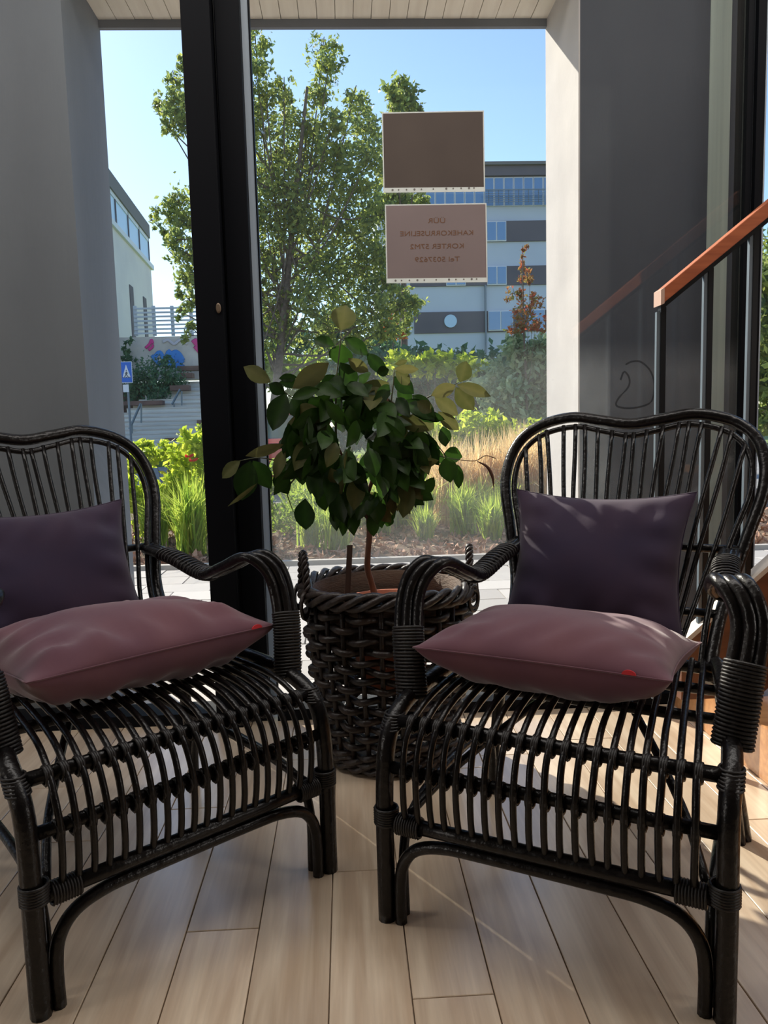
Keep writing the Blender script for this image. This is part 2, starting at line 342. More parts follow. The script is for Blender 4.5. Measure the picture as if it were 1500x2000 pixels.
# the deep portal outside the glass
tag(MB().box((-2.6,2.50,-.02),(-.803,2.895,3.3)).build('wall_outer_left', concrete), kind='structure')
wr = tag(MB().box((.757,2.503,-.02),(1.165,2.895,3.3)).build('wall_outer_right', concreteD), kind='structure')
MB().box((.752,2.502,-.02),(.757,2.897,3.2)).build('reveal_panel', concreteR, wr)
MB().box((1.165,2.50,-.02),(1.232,2.60,3.3)).build('corner_panel', columnm, wr)
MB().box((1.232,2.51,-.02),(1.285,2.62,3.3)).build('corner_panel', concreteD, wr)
tag(MB().box((-.803,2.50,2.33),(.757,2.895,3.3)).build('wall_outer_top', concrete), kind='structure')
tag(MB().box((-4,2.44,2.79),(4,2.50,3.3)).build('wall_above_window', concrete), kind='structure')
sof = MB().box((-.803,2.44,2.322),(.757,2.9,2.33)).build('soffit', boardm); tag(sof, kind='structure')
bw = .0640; nb = 25
for i in range(nb):
    x0 = -.803+i*1.56/nb; me = None
    b = MB().box((x0+.0012,2.44,2.309+.0006*(i % 3)),(x0+1.56/nb-.0012,2.878,2.322)).build('board', boardm, sof)
MB().box((-.803,2.878,2.283),(.757,2.897,2.33)).build('fascia', concrete, sof)

# ------------------------------------------------------------------ outside ground
pv = MB().box((-6,2.46,-.07),(7,5.27,-.032)).build('pavement', mat('paver_bed', (120,116,110), .95)); tag(pv, kind='structure')
sx, sy = .40, .235; pm = MB().box((.004,.004,-.04),(sx-.004,sy-.004,0)).mesh('paver_slab')
ny = int((5.24-2.50)/sy)
for j in range(ny+1):
    y = 2.50+j*sy; h = y*.56
    for i in range(-12, 14):
        x = i*sx+(.5*sx if j % 2 else 0)
        if -h-.3 < x < h+.35 and y+sy < 5.28: link('paver_slab', pm, paver, pv, (x, y, -.004*rng.random()))
tag(MB().box((-6,5.24,-.05),(7,5.29,.005)).build('kerb', mat('kerb_stone', (186,180,172), .9)), kind='structure')
tag(MB().box((-14,5.29,-.1),(16,9.6,-.01)).build('planting_bed', ground_m), kind='structure')
tag(MB().box((-60,9.6,-.45),(60,26,-.25)).build('road', asphalt), kind='structure')
tag(MB().box((-90,26,-.4),(90,140,-.05)).build('ground', lawn), kind='structure')
# a light path seen between the shrubs at left
# ------------------------------------------------------------------ foliage makers
def add_leaves(mb, P, size, flat=.0, elong=1.7, up=None):
    n = len(P); d = rng.normal(size=(n,3)); d /= np.linalg.norm(d, axis=1)[:,None]
    e = rng.normal(size=(n,3)); e -= (e*d).sum(1)[:,None]*d; e /= np.linalg.norm(e, axis=1)[:,None]
    s = size*(.6+.8*rng.random(n))[:,None]; nn = np.cross(d, e)
    a = P-d*s*.5*elong; c = P+d*s*.5*elong; b = P+e*s*.42+nn*s*.12; q = P-e*s*.42+nn*s*.12
    k = len(mb.v); V = np.stack([a,b,c,q], 1).reshape(-1,3); mb.v += list(map(tuple, V.tolist()))
    mb.f += [(k+4*i, k+4*i+1, k+4*i+2, k+4*i+3) for i in range(n)]
    t = np.clip(rng.normal(.42,.3,n),0,1); mb.t += np.repeat(t,4).tolist()
def blob_pts(c, r, n):
    d = rng.normal(size=(n,3)); d /= np.linalg.norm(d, axis=1)[:,None]
    rad = rng.random(n)**.45
    return np.array(c)+d*rad[:,None]*np.array(r)
def shrub(name, blobs, Y, dens, size, m, label, cat='shrub', group=None, trunk=None, tm=bark, depth=1.0, yj=.3):
    root = empty(name); tag(root, label, cat, group); mb = MB(); cs = []
    for (x, y, r) in blobs:
        yy = Y+rng.uniform(-yj, yj); c = at(x, y, yy); rw = r*yy/FPX; cs.append((c, rw))
        n = int(dens*r*r/100)
        nc = max(3, n//14)                       # leaves gather in small clumps on twigs
        cc = blob_pts(c, (rw*1.25, rw*depth*1.25, rw*1.25), nc)
        P = np.repeat(cc, 14, 0)+rng.normal(size=(nc*14,3))*rw*.22
        add_leaves(mb, P, size)
    fol = mb.build('foliage', m, root); fol['kind'] = 'stuff'
    if trunk:
        tb = MB(); base = at(*trunk[0]); top = at(*trunk[1]); r0 = trunk[2]
        tb.tube(cr([base, base.lerp(top,.35)+Vector((.02,0,0)), base.lerp(top,.7), top]), [r0*(1-.75*i/18) for i in range(19)], 8)
        tb.build('trunk', tm, root, True)
        bb = MB()
        for c, rw in cs:
            t = random.uniform(.25,.8); s = base.lerp(top, t); mid = s.lerp(c, .5)+Vector((0,0,-.12*(c-s).length))
            L = (c-s).length; e = c+(c-s).normalized()*rw*.6
            bb.tube(cr([s, mid, c, e], 4), [r0*.22*(1-.85*i/12) for i in range(13)], 5)
            for q in range(5):
                d = Vector(rng.normal(size=3)).normalized()*rw*.9; d.z = abs(d.z)
                bb.tube([c, c+d*.5+Vector((0,0,.1*rw)), c+d], [r0*.1, r0*.07, r0*.02], 4)
        bo = bb.build('branches', tm, root); bo['kind'] = 'stuff'
    return root
def grass(name, spots, n, hgt, m, label, cat='grass', spread=.5, wid=.008, group=None, lean=.45):
    mb = MB()
    for (x, y, z, sc) in spots:
        for i in range(n):
            a = rng.uniform(0, 2*math.pi); l_ = abs(rng.normal(0, lean)); h = hgt*sc*rng.uniform(.6, 1.1); b = rng.normal(size=2)*.04*sc
            d = Vector((math.cos(a), math.sin(a), 0)); s = Vector((-d.y, d.x, 0))*wid*rng.uniform(.7, 1.3)
            p0 = Vector((x+b[0], y+b[1], z)); p1 = p0+d*h*l_*.35+Vector((0,0,h*.6)); p2 = p0+d*h*l_*1.05+Vector((0,0,h*(1-.35*l_)))
            k = len(mb.v); mb.v += [tuple(q) for q in (p0-s, p0+s, p1+s*.8, p1-s*.8, p2)]; mb.f += [(k,k+1,k+2,k+3),(k+3,k+2,k+4)]
            mb.t += [rng.random()]*5
    o = mb.build(name, m); tag(o, label, cat, group); return o

# ------------------------------------------------------------------ planting in the bed
mb = MB(); n = 5200
P = np.stack([rng.uniform(-3.4,4.2,n), 5.32+rng.random(n)**1.3*2.4, rng.uniform(-.005,.02,n)],1); add_leaves(mb, P, .038)
mu = mb.build('mulch', mulchm); tag(mu, 'pinkish brown bark mulch strewn along the front of the planting bed', 'mulch', kind='stuff')
def gp(x, y, Y): p = at(x, y, Y); return (p.x, Y, -.01)
for (x, Y, s, lab, n_) in ((372, 5.75, 1.0, 'bright lime grass tuft glowing in sun left of the black window post', 420), (603, 5.9, .72, 'small green grass tuft on mulch just right of the black window post', 260),
                      (655, 5.8, .9, 'green grass tuft on mulch behind the left handle of the basket', 300), (300, 6.2, .8, 'low grass tuft behind the shoulder of the left chair', 260),
                      (830, 6.1, .6, 'short grass tuft behind the trunk of the potted tree, right side', 240), (905, 6.4, .95, 'pale grass tuft in the bed left of the right chair', 320),
                      (960, 6.0, .75, 'grass tuft nearest the back hoop of the right chair', 300), (740, 6.5, .9, 'grass tuft in the bed straight behind the potted trunk', 260)):
    grass('grass_tuft', [gp(x, 1000, Y)+(s,)], n_, .62 if x < 450 else .50, grassm, lab, wid=.006)
spots = [gp(rng.uniform(540, 1000), 900, rng.uniform(6.6, 8.6))+(rng.uniform(.5, .85),) for _ in range(26)]
tag(grass('meadow_grass', spots, 170, .75, grassm, 'mixed green meadow grass filling the middle of the bed', wid=.007), kind='stuff')
spots = [gp(rng.uniform(850, 1090), 900, rng.uniform(6.7, 8.8))+(rng.uniform(.75, 1.1),) for _ in range(34)]
tag(grass('feather_grass', spots, 240, .86, goldm, 'golden feathery dry grass glowing between potted tree and right chair', wid=.005, lean=.3), kind='stuff')
spots = [gp(rng.uniform(720, 850), 900, rng.uniform(8.0, 9.2))+(rng.uniform(.6, .85),) for _ in range(14)]
tag(grass('feather_grass', spots, 170, .8, goldm, 'pale straw grass patch behind the crown of the potted tree', wid=.005, lean=.3), kind='stuff')
shrub('rose_bush', [(385,900,38),(398,960,34),(350,985,36),(300,1000,40),(395,1010,34),(270,960,30),(385,865,24),(330,945,22),(408,930,25)], 6.6, 46, .045, yellowm, 'tall yellow green rose bush left of the black window post')
rb = shrub('rose_bush', [(268,900,22),(300,885,22),(345,905,24),(280,868,14),(330,878,18),(385,880,20),(400,855,18),(375,905,22)], 8.6, 40, .05, yellowm, 'sunlit yellow shrub row in front of the outdoor steps', trunk=((330,1010,8.6),(330,890,8.6),.02))
def rose(x, y, Y, lab):
    p = at(x, y, Y); mb = MB()
    for k in range(9):
        a = k*2.4; r = .006+.0028*k; d = Vector((math.cos(a), math.sin(a)*.6, .5)); mb.poly([p+d*r*.3, p+d*r+Vector((0,0,.012)), p+d*r*1.7, p+d*r+Vector((.014*math.sin(a),0,-.012))])
    tag(mb.build('rose_flower', roseleaf), lab, 'flower')
rose(376, 901, 6.1, 'red rose bloom high on the yellow green bush'); rose(368, 893, 6.15, 'smaller red rose bloom just above the larger one')
shrub('low_shrub', [(560,1015,26),(600,990,30),(530,1000,24),(660,1010,24)], 6.6, 40, .03, midm, 'low grey green shrub right of the black window post')
shrub('low_shrub', [(930,838,30),(890,845,28),(975,848,30),(1010,862,26),(850,850,24),(1040,858,30)], 9.2, 46, .055, yellowm, 'bright green ground cover strip below the pale shrub')
shrub('low_shrub', [(545,930,26),(590,925,28),(640,935,30),(700,930,30),(760,920,30),(800,905,26)], 8.9, 34, .05, midm, 'mid green shrubs between the red car and potted tree')
shrub('pale_shrub', [(985,760,44),(1030,740,42),(1050,800,40),(1000,810,40),(1060,700,34),(1015,690,28),(965,800,28),(1075,770,40),(1100,740,40)], 11.0, 60, .07, shrubm, 'pale silvery shrub beside the sunlit portal reveal', trunk=((1030,985,11.0),(1030,720,11.0),.03))
shrub('sapling', [(1021,490,9),(1018,530,14),(1035,545,14),(1005,575,16),(1040,590,16),(1022,615,22),(1045,640,18),(1000,640,16)], 10.6, 46, .036, redleaf, 'slender red leaved sapling in front of the banded building', 'tree', trunk=((1030,990,10.6),(1020,480,10.6),.022))
shrub('hedge', [(x, y, 40) for x in range(694, 1080, 34) for y in (735, 790, 830)], 15.0, 40, .10, hedgem, 'long dark blue green hedge at the foot of the banded building', 'hedge', yj=.8)
shrub('hedge', [(x, 712, 20) for x in range(760, 940, 24)], 12.6, 30, .09, yellowm, 'yellow tipped bush tops above the dark hedge', 'shrub', trunk=((850,975,12.6),(850,720,12.6),.03))
shrub('hedge', [(525,745,30),(560,740,32),(600,730,30),(540,700,26),(640,715,28)], 21.5, 34, .12, midm, 'hazy green shrubs below the large tree beside the window post', 'shrub', trunk=((575,945,21.5),(575,740,21.5),.04))
# the big tree
TB = [(500,95,26),(500,140,24),(520,190,26),(555,175,20),(505,240,34),(560,235,26),(630,100,24),(640,140,26),(622,185,24),(600,250,30),(650,235,24),(690,190,20),(700,225,28),(715,260,28),
      (540,300,40),(600,310,40),(660,300,38),(715,320,34),(505,350,36),(560,370,40),(625,370,40),(690,380,40),(745,420,30),(520,430,40),(580,440,40),(645,450,40),(705,460,40),(745,500,34),
      (520,510,36),(580,515,40),(640,525,40),(700,535,40),(755,560,36),(545,580,38),(610,590,36),(670,600,36),(725,610,36),(775,600,30),(808,595,18),(560,640,32),(630,650,30),(700,655,28),(755,640,24),(790,640,16),
      (510,640,28),(505,690,22),(430,400,60),(430,520,60),(440,250,50),(430,150,34),
      (345,165,18),(335,205,22),(310,212,14),(350,240,22),(330,250,14),(360,205,20),(355,130,12),
      (330,425,22),(350,400,20),(365,440,24),(345,470,20),(320,455,14),(370,500,24),(340,500,12),(365,540,20),(350,575,12),(375,590,18),(355,610,12),(375,640,14),(365,655,12),(300,432,10)]
shrub('tree', TB, 19.2, 54, .076, treem, 'big leafy tree rising behind the window, split by the black post', 'tree', trunk=((518,948,19.2),(600,170,19.2),.13), yj=1.0)
shrub('tree', [(780,175,20),(765,195,20),(800,200,22),(790,230,28),(820,215,10),(775,270,30),(770,330,34),(790,385,26),(830,390,14),(760,400,30)], 24.0, 50, .12, treem, 'tree top poking out above the upper paper sign', 'tree', trunk=((790,912,24.0),(785,200,24.0),.14), yj=.8)
shrub('tree', [(525,690,34),(570,670,34),(620,690,34),(670,665,34),(715,690,34),(760,690,30),(540,640,30),(650,630,26),(800,700,22),(600,720,30),(700,725,30)], 26.0, 34, .14, hedgem, 'hazy blue green tree belt low behind the trunk of the big tree', 'tree', trunk=((600,905,26.0),(620,700,26.0),.1), yj=.5)
shrub('tree', [(768,640,16),(752,628,12),(780,655,12)], 23.0, 40, .14, orangeleaf, 'small orange leaved tree glimpsed left of the banded building', 'tree', trunk=((768,915,23.0),(768,640,23.0),.06), yj=.5)
shrub('tree', [(1490,560,50),(1530,640,60),(1500,720,50),(1560,500,60),(1500,800,50)], 12.0, 30, .10, treem, 'dark green tree beyond the glass at the right edge', 'tree', trunk=((1520,900,12.0),(1520,560,12.0),.1), yj=.5)

# ------------------------------------------------------------------ white building with glazed band (left)
far = at(305, 700, 45.0); far.z = 0
dv = Vector(ray(576, 834)); dv.z = 0; dv.normalize(); side = Vector((-dv.y, dv.x, 0)); side = side if side.x < 0 else -side
L = 13.5; near = far-dv*L
zc = at(305, 517, 45).z; zt = at(302, 466, 45).z; ze = at(300, 440, 45).z
B = empty('white_building', near); tag(B, 'white corner building with glazed top storey and dark overhanging roof, far left', 'building')
def bb(name, m, a, s, z0, z1, t0=0.0, t1=12.0, parent=None):   # along facade from a to a+s, t = depth into the building
    o = MB().obox(near+dv*a+side*t0+Vector((0,0,z0))-near*0, dv*s, side*(t1-t0), (0,0,z1-z0)).build(name, m, parent or B)
    o.matrix_parent_inverse = Matrix.Translation(-near) if parent is None else Matrix.Identity(4); return o
bb('wall', whitewall, 0, L, 0, zc-.25); bb('cornice', whiteframe, -.2, L+.5, zc-.25, zc, -.12)
for k in range(5):
    w = L/5; g = bb('window', skyglass, k*w, w-.16, zc, zt, .06)
    bb('mullion', darkband, k*w+w-.16, .16, zc, zt, .02)
bb('upper_wall', whiteframe, -.1, L, zt-.2, zt, .02)
ro = MB().obox(near-dv*1.2-side*.05+Vector((0,0,zt)), dv*(L+1.2), side*13, (0,0,.72)).build('roof', roofm, B); ro.matrix_parent_inverse = Matrix.Translation(-near)
for k in range(2):
    a = L-3.0-k*3.4; bb('window', darkband, a, .8, zc-5.6, zc-2.2, -.04, .1)
for k in range(1): bb('window', darkband, L-11-k*3.4, .8, zc-5.6, zc-2.2, -.04, .1)

# ------------------------------------------------------------------ pale banded building (right)
Y2 = 50.0
def zz(y, x=1000): return at(x, y, Y2).z
def xx(x): return at(x, 500, Y2).x
D = empty('banded_building', (xx(790), Y2, 0)); tag(D, 'pale apartment building with grey bands and blue windows, behind the paper signs', 'building')
inv = Matrix.Translation(-D.location)
def db(name, m, x0, x1, y0, y1, dy0=0.0, dy1=.3, parent=D):
    o = MB().box((xx(x0), Y2+dy0, zz(y1)), (xx(x1), Y2+dy1, zz(y0))).build(name, m, parent)
    if parent is D: o.matrix_parent_inverse = inv
    return o
XR = 1120
db('wall', bluewhite, 790, XR, 345, 860, 0, 14)
db('wall', bluewhite, 740, 800, 372, 860, .5, 12)
db('roof', roofm, 780, XR+10, 320, 326, -.5, 14); db('roof_band', darkband, 800, XR, 324, 345, -.3, 13)
for (y0, y1) in ((432,472),(520,557),(607,648)): db('grey_band', darkband, 806 if y0 > 600 else 800, XR, y0, y1, -.12, 0)
for x0 in range(833, XR, 19):
    f = db('window', whiteframe, x0, x0+18.4, 347, 403, -.10, -.02); g = db('pane', blueglass, x0+1.6, x0+16.6, 349, 402, -.14, -.1, f)
    g.matrix_parent_inverse = Matrix.Identity(4)
def win(x0, x1, y0, y1, n):
    f = db('window', whiteframe, x0, x1, y0, y1, -.2, -.1)
    w = (x1-x0)/n
    for k in range(n):
        db('pane', blueglass, x0+k*w+1.4, x0+(k+1)*w-1.4, y0+2, y1-2, -.24, -.2, f)
for (y0, y1) in ((433,472),(520,557)): win(950, 988, y0, y1, 2); win(870, 908, y0, y1, 2)
win(951, 1000, 607, 646, 2); win(1030, 1062, 606, 646, 1); win(1078, 1110, 433, 472, 2)
rl = db('balcony_railing', greymetal, 945, XR, 377.5, 379.5, -.9, -.85)
for k in range(6): db('rail_bar', greymetal, 945, XR, 381+k*4, 382+k*4, -.9, -.87, rl)
for x0 in range(950, XR, 19): db('rail_post', greymetal, x0, x0+1.2, 379, 405, -.9, -.85, rl)
p = Vector((xx(877), Y2-.14, zz(628, 877)))
pr = MB().lathe([(.36,0),(.40,.0),(.40,.1),(.0,.1)], n=28).build('round_window', skyglass, D); pr.matrix_parent_inverse = inv; pr.location = p; pr.rotation_euler = (R(90),0,0)
db('downpipe', greymetal, 944.5, 947.5, 557, 690, -.3, -.12)

# ------------------------------------------------------------------ fence, graffiti wall, steps (left distance)
YF = 34.2
fe = empty('fence', at(330, 655, YF)); tag(fe, 'pale horizontal slat fence on top of the graffiti wall', 'fence'); finv = Matrix.Translation(-fe.location)
def px_box(name, m, x0, x1, y0, y1, Y, th, parent=None, pinv=None):
    a = at(x0, y1, Y); b = at(x1, y0, Y); o = MB().box((a.x, Y, a.z), (b.x, Y+th, b.z)).build(name, m, parent)
    if parent is not None: o.matrix_parent_inverse = pinv if pinv is not None else Matrix.Identity(4)
    return o
for k in range(7): px_box('fence_slat', fencem, 262, 420, 598+k*8.1, 604.6+k*8.1, YF, .05, fe, finv)
for x in (263, 299, 335, 372, 408): px_box('fence_post', fencem, x, x+3, 597, 656, YF+.08, .1, fe, finv)
gw = px_box('graffiti_wall', stonewall, 236, 430, 655, 745, YF-.2, .5); tag(gw, 'pale retaining wall sprayed with blue and pink graffiti', 'wall')
def paint(name, m, pts, r, lab=None):
    P = [at(x, y, YF-.24) for x, y in pts]; o = MB().tube(cr(P, 5), [(r, .012)]*((len(P)-1)*5+1), 8, flat=(0,0,1)).build(name, m, gw, True)
    if lab: o['label'] = lab
B0 = [(300,700),(312,688),(322,704),(330,686),(341,706),(348,690),(358,704)]
paint('graffiti_paint', bluepaint, B0, .09, 'blue graffiti zigzag'); paint('graffiti_paint', bluepaint, [(325,712),(335,694),(346,690),(355,712),(342,716)], .13, 'blue graffiti loop')
paint('graffiti_paint', bluepaint, [(296,694),(306,706),(316,712),(334,714),(350,712)], .08, 'blue graffiti underline')
paint('graffiti_paint', pinkpaint, [(284,680),(292,672),(296,664),(298,676),(290,684)], .06, 'small pink graffiti curl')
paint('graffiti_paint', pinkpaint, [(378,672),(384,668),(388,678),(382,684)], .16, 'pink graffiti patch'); paint('graffiti_paint', palepaint, [(318,668),(328,664),(340,672),(352,664),(366,672)], .06, 'pale graffiti line')
st = tag(px_box('step_base', brickm, 236, 420, 745, 890, 33.7, .2), kind='structure')
for k in range(17):
    y = 886-k*8.2; Y = 28.0+k*.34
    x1 = 420; x0 = 236 if k < 10 else 236+(k-9)*12
    a = at(x0, y, Y); b = at(x1, y, Y); z1 = at(320, y-8.2, Y).z
    h = z1-at(320, y, Y).z
    MB().box((a.x, Y, z1-h-.3), (b.x, Y+.38, z1-.02)).build('step', stepm, st)
    MB().box((a.x, Y-.04, z1-.05), (b.x, Y+.3, z1)).build('step_nosing', stonewall, st)
for (x0, x1, y0, y1, Y, lab) in ((238,316,782,792,31.2,'long low brown planter wall at the foot of the feathery bush'),(332,368,752,763,32.2,'brown planter wall beside the upper steps'),(352,375,728,738,32.8,'short brown planter wall under the graffiti'),(346,392,714,724,33.1,'topmost brown planter wall directly below the graffiti'),(385,402,820,836,30,'brown planter block beside the black post'),(322,350,853,868,29,'brown block low on the steps')):
    tag(px_box('planter_wall', brickm, x0, x1, y0, y1, Y, .5), lab, 'planter wall')
shrub('feathery_bush', [(265,745,24),(300,735,28),(335,740,24),(280,765,22),(310,765,20),(255,775,14),(325,712,14),(345,755,12)], 32.6, 90, .09, hedgem, 'feathery grey green bush on the planter left of the steps')
shrub('feathery_bush', [(245,690,10),(248,670,9),(255,705,10)], 33.6, 80, .12, hedgem, 'ivy like growth on the left end of the graffiti wall', yj=.1)
def handrail(pts, posts, Y, lab):
    r = empty('step_handrail', at(pts[0][0], pts[0][1], Y)); tag(r, lab, 'handrail'); i = Matrix.Translation(-r.location)
    o = MB().tube([at(x, y, Y) for x, y in pts], .05, 6).build('rail', greymetal, r); o.matrix_parent_inverse = i
    for x, y0, y1 in posts:
        o = MB().tube([at(x, y0, Y), at(x, y1, Y)], .035, 6).build('post', greymetal, r); o.matrix_parent_inverse = i
handrail([(253,838),(275,788)], [(258,828,860),(276,788,826)], 29.5, 'lower metal handrail left on the outdoor steps')
handrail([(336,790),(352,760)], [(340,788,824),(355,764,792)], 31.5, 'upper metal handrail in the middle of the outdoor steps')

# crossing sign
YS = 20.0; sp = at(247, 728, YS)
cs = empty('crossing_sign', (at(244, 900, YS).x, YS, -.25)); tag(cs, 'blue and white pedestrian crossing sign on a pole beside the left reveal', 'road sign'); ci = Matrix.Translation(-cs.location)
def csp(name, mb, m, parent=cs): o = mb.build(name, m, parent); o.matrix_parent_inverse = ci if parent is cs else Matrix.Identity(4); return o
csp('pole', MB().tube([(sp.x,YS+.05,-.25),(sp.x,YS+.05,sp.z+.2)], .03, 8), greymetal)
a = at(237.5, 748, YS); b = at(257, 706, YS)
pl = csp('sign_plate', MB().box((a.x,YS-.01,a.z),(b.x,YS+.01,b.z)), signwhite)
cx, cz, hw, hh = (a.x+b.x)/2, (a.z+b.z)/2, (b.x-a.x)/2, (b.z-a.z)/2
csp('blue_face', MB().box((cx-hw*.92,YS-.016,cz-hh*.95),(cx+hw*.92,YS-.01,cz+hh*.95)), signblue, pl)
csp('white_triangle', MB().prism([(cx-hw*.72,YS-.022,cz-hh*.5),(cx+hw*.72,YS-.022,cz-hh*.5),(cx,YS-.022,cz+hh*.72)], (0,.006,0)), signwhite, pl)
fg = MB().tube([(cx,YS-.026,cz+hh*.05),(cx-.01,YS-.026,cz-hh*.2)], .012, 6); fg.tube([(cx-.01,YS-.026,cz-hh*.2),(cx-.05,YS-.026,cz-hh*.44)], .008, 5); fg.tube([(cx-.01,YS-.026,cz-hh*.2),(cx+.04,YS-.026,cz-hh*.44)], .008, 5); fg.tube([(cx-.04,YS-.026,cz-hh*.1),(cx+.04,YS-.026,cz-hh*.08)], .007, 5)
fg.lathe([(.001,-.014),(.014,0),(.001,.014)], (cx,YS-.026,cz+hh*.16), 8); csp('walking_figure', fg, signdark, pl)
for k in range(5): csp('crossing_stripe', MB().box((cx-hw*.7+k*hw*.3,YS-.024,cz-hh*.52),(cx-hw*.55+k*hw*.3,YS-.018,cz-hh*.44)), signdark, pl)
a = at(241, 766, YS); b = at(251, 751, YS); ap = csp('small_plate', MB().box((a.x,YS-.01,a.z),(b.x,YS+.01,b.z)), signwhite); ap['label'] = 'small pale plate below the sign'

# red car
car = empty('red_car', (at(502, 900, 13.4).x, 13.4, -.25)); tag(car, 'red car parked behind the potted tree, right of the black post', 'car')
sec = [(-.86,.30),(-.90,.55),(-.88,.80),(-.80,.92),(.80,.92),(.88,.80),(.90,.55),(.86,.30)]
mb = MB(); ks = [(0,.9,-.0),(.25,1,0.0),(1.1,1,.06),(3.2,1,.06),(4.0,.98,.04),(4.25,.92,-.02)]
for y, s, dz in ks:
    for x, z in sec: mb.v.append((x*s, y, z*(1 if z < .7 else 1)+dz*(z > .7)))
for i in range(len(ks)-1):
    for j in range(8): mb.f.append((i*8+j, i*8+(j+1) % 8, (i+1)*8+(j+1) % 8, (i+1)*8+j))
mb.f += [tuple(range(8))[::-1], tuple(range(40,48))]
bevel(mb.build('body', carred, car), .05, 3)
mb = MB(); ks = [(1.0,.80,.95,.98),(1.75,.66,.95,1.42),(2.9,.66,.95,1.45),(3.75,.72,.95,1.05)]
for y, w, z0, z1 in ks: mb.v += [(-.80,y,z0),(-w,y,z1),(w,y,z1),(.80,y,z0)]
for i in range(3):
    for j in range(4): mb.f.append((i*4+j, i*4+(j+1) % 4, (i+1)*4+(j+1) % 4, (i+1)*4+j))
mb.f += [(3,2,1,0),(12,13,14,15)]
bevel(mb.build('cabin', carglass, car), .03)
bevel(MB().box((-.66,1.72,1.41),(.66,2.95,1.47)).build('roof', carred, car), .02)
for x in (-1, 1):
    MB().tube([(x*.80,1.02,.97),(x*.665,1.74,1.43)], .035, 6).build('windscreen_pillar', carred, car)
    for y in (.85, 3.4):
        wm = MB(); wm.tube([(x*.74,y,.31),(x*.91,y,.31)], .31, 20); wo = wm.build('wheel', rubber, car); MB().tube([(x*.90,y,.31),(x*.925,y,.31)], .19, 16).build('hubcap', chrome, wo)
    bevel(MB().box((x*.62-.16,-.02,.62),(x*.62+.16,.06,.76)).build('headlight', signwhite, car), .02)
    MB().box((x*.98-.08,1.35,.98),(x*.98+.08,1.45,1.1)).build('wing_mirror', carred, car)
MB().box((-.42,-.03,.42),(.42,.03,.58)).build('grille', rubber, car)

# ------------------------------------------------------------------ paper signs on the glass
def paper_sign(name, tl, tr, bl, br, m, label, group):
    Y = WY-.0065; P = [at(*q, Y) for q in (tl, tr, br, bl)]
    c = sum(P, Vector())/4; e = empty(name, c); tag(e, label, 'paper sign', group); inv_ = Matrix.Translation(-c)
    sh = MB().prism(P, (0,.0006,0)).build('paper_sheet', m, e); sh.matrix_parent_inverse = inv_
    ex = (P[1]-P[0]).normalized(); ez = (P[0]-P[3]).normalized(); t = .0035
    for a_, b_ in ((P[0]-ex*t, P[1]+ex*t), ):
        o = MB().prism([a_, b_, b_+ez*t, a_+ez*t], (0,.0012,0)).build('sleeve_edge', sleeve, e); o.matrix_parent_inverse = inv_
    for q0, q1, sg in ((P[3], P[0], -1), (P[2], P[1], 1)):
        o = MB().prism([q0, q1, q1+ex*t*sg, q0+ex*t*sg] if sg > 0 else [q0+ex*t*sg, q1+ex*t*sg, q1, q0], (0,.0012,0)).build('sleeve_edge', sleeve, e); o.matrix_parent_inverse = inv_
    hb = .0135
    st_ = MB().prism([P[3]-ex*t-ez*hb, P[2]+ex*t-ez*hb, P[2]+ex*t, P[3]-ex*t], (0,.0012,0)).build('punched_strip', sleeve, e); st_.matrix_parent_inverse = inv_
    W_ = (P[2]-P[3]).length
    for k, f_ in enumerate((.08,.14,.22,.30,.37,.49,.62,.69,.77,.85,.90)):
        q = P[3]+ex*W_*f_-ez*hb*.5
        h = MB(); 
        h.tube([q+Vector((0,-.0010,0)), q+Vector((0,.0001,0))], .0024 if k % 3 else .0032, 10)
        h.build('punch_hole', dotm, st_)
    return e, P, ex, ez, inv_
paper_sign('paper_sign', (748,222), (943,218), (751,367), (945,365), paper1, 'dark brown blank paper sheet taped high on the window, above the lettered one', None)
e, P, ex, ez, inv_ = paper_sign('paper_sign', (754,402), (948,399), (757,544), (950,542), paper2, 'pale brown paper sheet with mirrored flat-for-rent lettering on the window', None)
cx_ = (P[0]+P[1])/2
Hh = (P[0]-P[3]).length
for txt, f_, px_w in (('ÜÜR', .205, 34), ('KAHEKORRUSELINE', .385, 143), ('KORTER 57M2', .565, 105), ('Tel 5037629', .745, 88)):
    cu = bpy.data.curves.new('txt', 'FONT'); cu.body = txt; cu.size = 1.0; cu.align_x = 'CENTER'; cu.align_y = 'CENTER'; cu.extrude = 0
    cu.offset = .0
    to = bpy.data.objects.new('txt', cu); C.objects.link(to); bpy.context.view_layer.update()
    me = bpy.data.meshes.new_from_object(to.evaluated_get(bpy.context.evaluated_depsgraph_get())); bpy.data.objects.remove(to)
    me.name = 'lettering'; v = np.empty(len(me.vertices)*3); me.vertices.foreach_get('co', v); v = v.reshape(-1,3)
    wd = v[:,0].max()-v[:,0].min(); sc = (px_w/194*(P[1]-P[0]).length)/wd
    c0 = cx_-ez*Hh*f_+ex*.002
    ym = (v[:,1].max()+v[:,1].min())/2; nv = []
    for x, y, z in v:
        q = c0-ex*(x*sc)+ez*((y-ym)*min(sc, .020*1.0)); nv += [q.x, q.y-.0006, q.z]
    me.vertices.foreach_set('co', nv); me.update()
    o = link('lettering', me, inkm, e); o.matrix_parent_inverse = inv_; o['label'] = 'mirrored brown text reading '+txt

